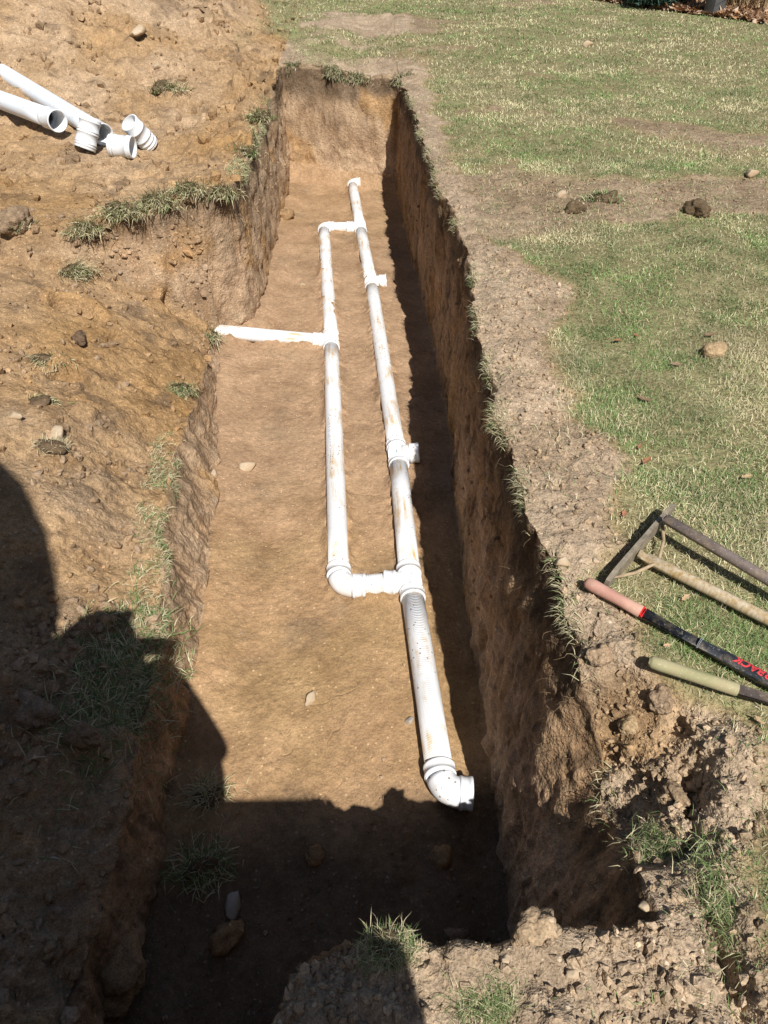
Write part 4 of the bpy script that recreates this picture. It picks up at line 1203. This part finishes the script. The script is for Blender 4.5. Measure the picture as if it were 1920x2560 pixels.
pts_ = rng.normal(0, 1, (n, 3)); pts_ /= np.linalg.norm(pts_, axis=1)[:, None]; pts_ *= (.25 + .3 * rng.random((n, 1))); pts_[:, 2] = np.abs(pts_[:, 2]) + .05
pl = Pile(); gcol = np.array([.035, .07, .05]) * (.6 + .9 * rng.random((n, 1)))
pl.add(blades(pts_, .06 + .08 * rng.random(n), .02 + .02 * rng.random(n), rng.random(n) * 1.5, gcol)); pl.build('foliage', M['stem'], bs)

# ------------------------------------------------------------------ photographer and an added digger behind the camera, shaped for the shadows they cast
ph = empty('person', (-.38, -.36, 0))
tag(ph, 'person in dark jacket and cap holding up a phone', 'person')
bm = bmesh.new()
sk = bm.verts.layers.skin.verify()
J = {}
def jv(n_, p, r, par=None):
    v = bm.verts.new(p); v[sk].radius = (r, r); J[n_] = v
    if par: bm.edges.new((J[par], v))
    return v
jv('pelvis', (.12, 0, 1.02), .27); J['pelvis'][sk].use_root = True
jv('belly', (.08, .0, 1.24), .26, 'pelvis'); jv('chest', (-.02, .02, 1.50), .185, 'belly'); jv('neck', (-.07, .05, 1.74), .12, 'chest')
jv('collar', (.06, .12, 1.70), .13, 'chest'); jv('jaw', (-.08, .07, 1.86), .09, 'neck'); jv('head', (-.09, .08, 1.98), .115, 'jaw'); jv('crown', (-.09, .08, 2.07), .09, 'head')
for nm, sh_, elb, wr, hn in (('r', (.18, .01, 1.58), (.27, .10, 1.30), (.11, .18, 1.66), (.08, .22, 1.78)), ('l', (-.24, .03, 1.60), (-.30, .12, 1.28), (-.02, .21, 1.72), (.02, .23, 1.80))):
    jv(nm + 'sh', sh_, .12, 'chest'); jv(nm + 'el', elb, .085, nm + 'sh'); jv(nm + 'wr', wr, .07, nm + 'el'); jv(nm + 'ha', hn, .05, nm + 'wr')
for nm, s_2 in (('r', 1), ('l', -1)):
    jv(nm + 'hip', (.06 + .12 * s_2, 0, .95), .125, 'pelvis'); jv(nm + 'kn', (.06 + .17 * s_2, .03, .52), .085, nm + 'hip'); jv(nm + 'an', (.06 + .19 * s_2, -.01, .10), .062, nm + 'kn'); jv(nm + 'to', (.06 + .21 * s_2, .17, .05), .048, nm + 'an')
body = bm_obj('body', bm, M['cloth'], ph)
body.modifiers.new('skin', 'SKIN').use_smooth_shade = True
ss = body.modifiers.new('sub', 'SUBSURF'); ss.levels = 1; ss.render_levels = 2
for x0, s_2 in ((.13, 1), (.01, -1)):
    for k in range(4):
        bm = bmesh.new()
        sweep(bm, [(x0, .235, 1.79 + .018 * k), (x0 - .004 * s_2, .25, 1.80 + .018 * k), (x0 - .03 * s_2, .253, 1.803 + .018 * k)], [.009, .0085, .007], 8)
        bm_obj('finger', bm, M['skin'], ph)
    bm = bmesh.new(); sweep(bm, [(x0, .22, 1.79), (x0 - .02 * s_2, .225, 1.82), (x0 - .035 * s_2, .228, 1.845)], [.011, .010, .008], 8); bm_obj('thumb', bm, M['skin'], ph)
bm = bmesh.new(); bmesh.ops.create_uvsphere(bm, u_segments=24, v_segments=12, radius=1, matrix=Matrix.Translation((-.09, .08, 2.03)) @ Matrix.Diagonal((.15, .155, .13, 1)))
box(bm, (-.09, .25, 2.0), (.17, .11, .012), Euler((R(-8), 0, 0)), .004)
bm_obj('cap', bm, M['iron'], ph)
bm = bmesh.new(); box(bm, (.07, .245, 1.83), (.158, .009, .078), Euler((R(-40.4), 0, 0)), .003)
phn = bm_obj('phone', bm, M['black']); phn.location = (-.38, -.36, 0)
tag(phn, 'black phone held up in both hands', 'phone')

ex = empty('shadow_excavator', (-1.43, -2.3, 0))  # unseen machine added to cast the lower left shadow
tag(ex, 'yellow tracked excavator added out of view to cast the left shadow', 'shadow_excavator')
def exbox(name, boxes, mat, bev=.04):
    bm = bmesh.new()
    for c_, s_1 in boxes: box(bm, c_, s_1, None, bev)
    return bm_obj(name, bm, mat, ex, smooth=False)
exbox('track', [((.70, -.05, .45), (.55, 3.1, .88))], M['iron'], .2)
exbox('track', [((-1.05, -.05, .45), (.55, 3.1, .88))], M['iron'], .2)
exbox('blade', [((-.18, 1.52, .55), (2.3, .10, .95))], M['yellow'], .03)
exbox('undercarriage', [((-.18, 0, .55), (1.2, 1.4, .5))], M['iron'])
exbox('house', [((.27, .1, 1.02), (3.24, 2.9, 1.46)), ((-.08, .1, 2.05), (2.5, 2.9, 1.0))], M['yellow'], .08)  # widened and raised so its shadow covers the near bank
exbox('engine_cover', [((-.18, -.75, 2.2), (2.2, 1.1, .5))], M['yellow'], .1)
bm = bmesh.new()
pr_ = [(.98, 1.9), (.98, 2.9), (.95, 3.45), (.86, 3.85), (.70, 4.15), (.45, 4.3), (-.1, 4.35), (-.1, 1.9)]  # tall rounded outline shaped to match the shadow edge it casts
f0 = bm.faces.new([bm.verts.new((x_, .1, z_)) for x_, z_ in pr_])
r_ = bmesh.ops.extrude_face_region(bm, geom=[f0])
for v in [g_ for g_ in r_['geom'] if isinstance(g_, bmesh.types.BMVert)]: v.co.y += 1.4
bm_obj('cab', bm, M['yellow'], ex, smooth=False)
exbox('window', [((.42, 1.505, 3.2), (.85, .02, 1.3))], M['glass'], .005)
bm = bmesh.new()
sweep(bm, [(-.5, 1.0, 1.9), (-.55, 1.3, 2.9), (-.7, 1.5, 3.7), (-1.0, 1.7, 4.3), (-1.8, 2.0, 4.6)], [.34, .36, .36, .32, .22], 8)
bm_obj('boom', bm, M['yellow'], ex, smooth=False)
bm = bmesh.new()
sweep(bm, [(-1.8, 2.0, 4.6), (-2.6, 2.4, 3.3), (-3.0, 2.6, 2.3)], [.18, .16, .12], 8)
bm_obj('stick', bm, M['yellow'], ex, smooth=False)
bm = bmesh.new()
box(bm, (-3.1, 2.7, 2.0), (.6, .5, .5), Euler((.3, .1, .2)), .12)
bm_obj('bucket', bm, M['iron'], ex, smooth=False)
print('polys', sum(len(o.data.polygons) for o in bpy.data.objects if o.type == 'MESH'))
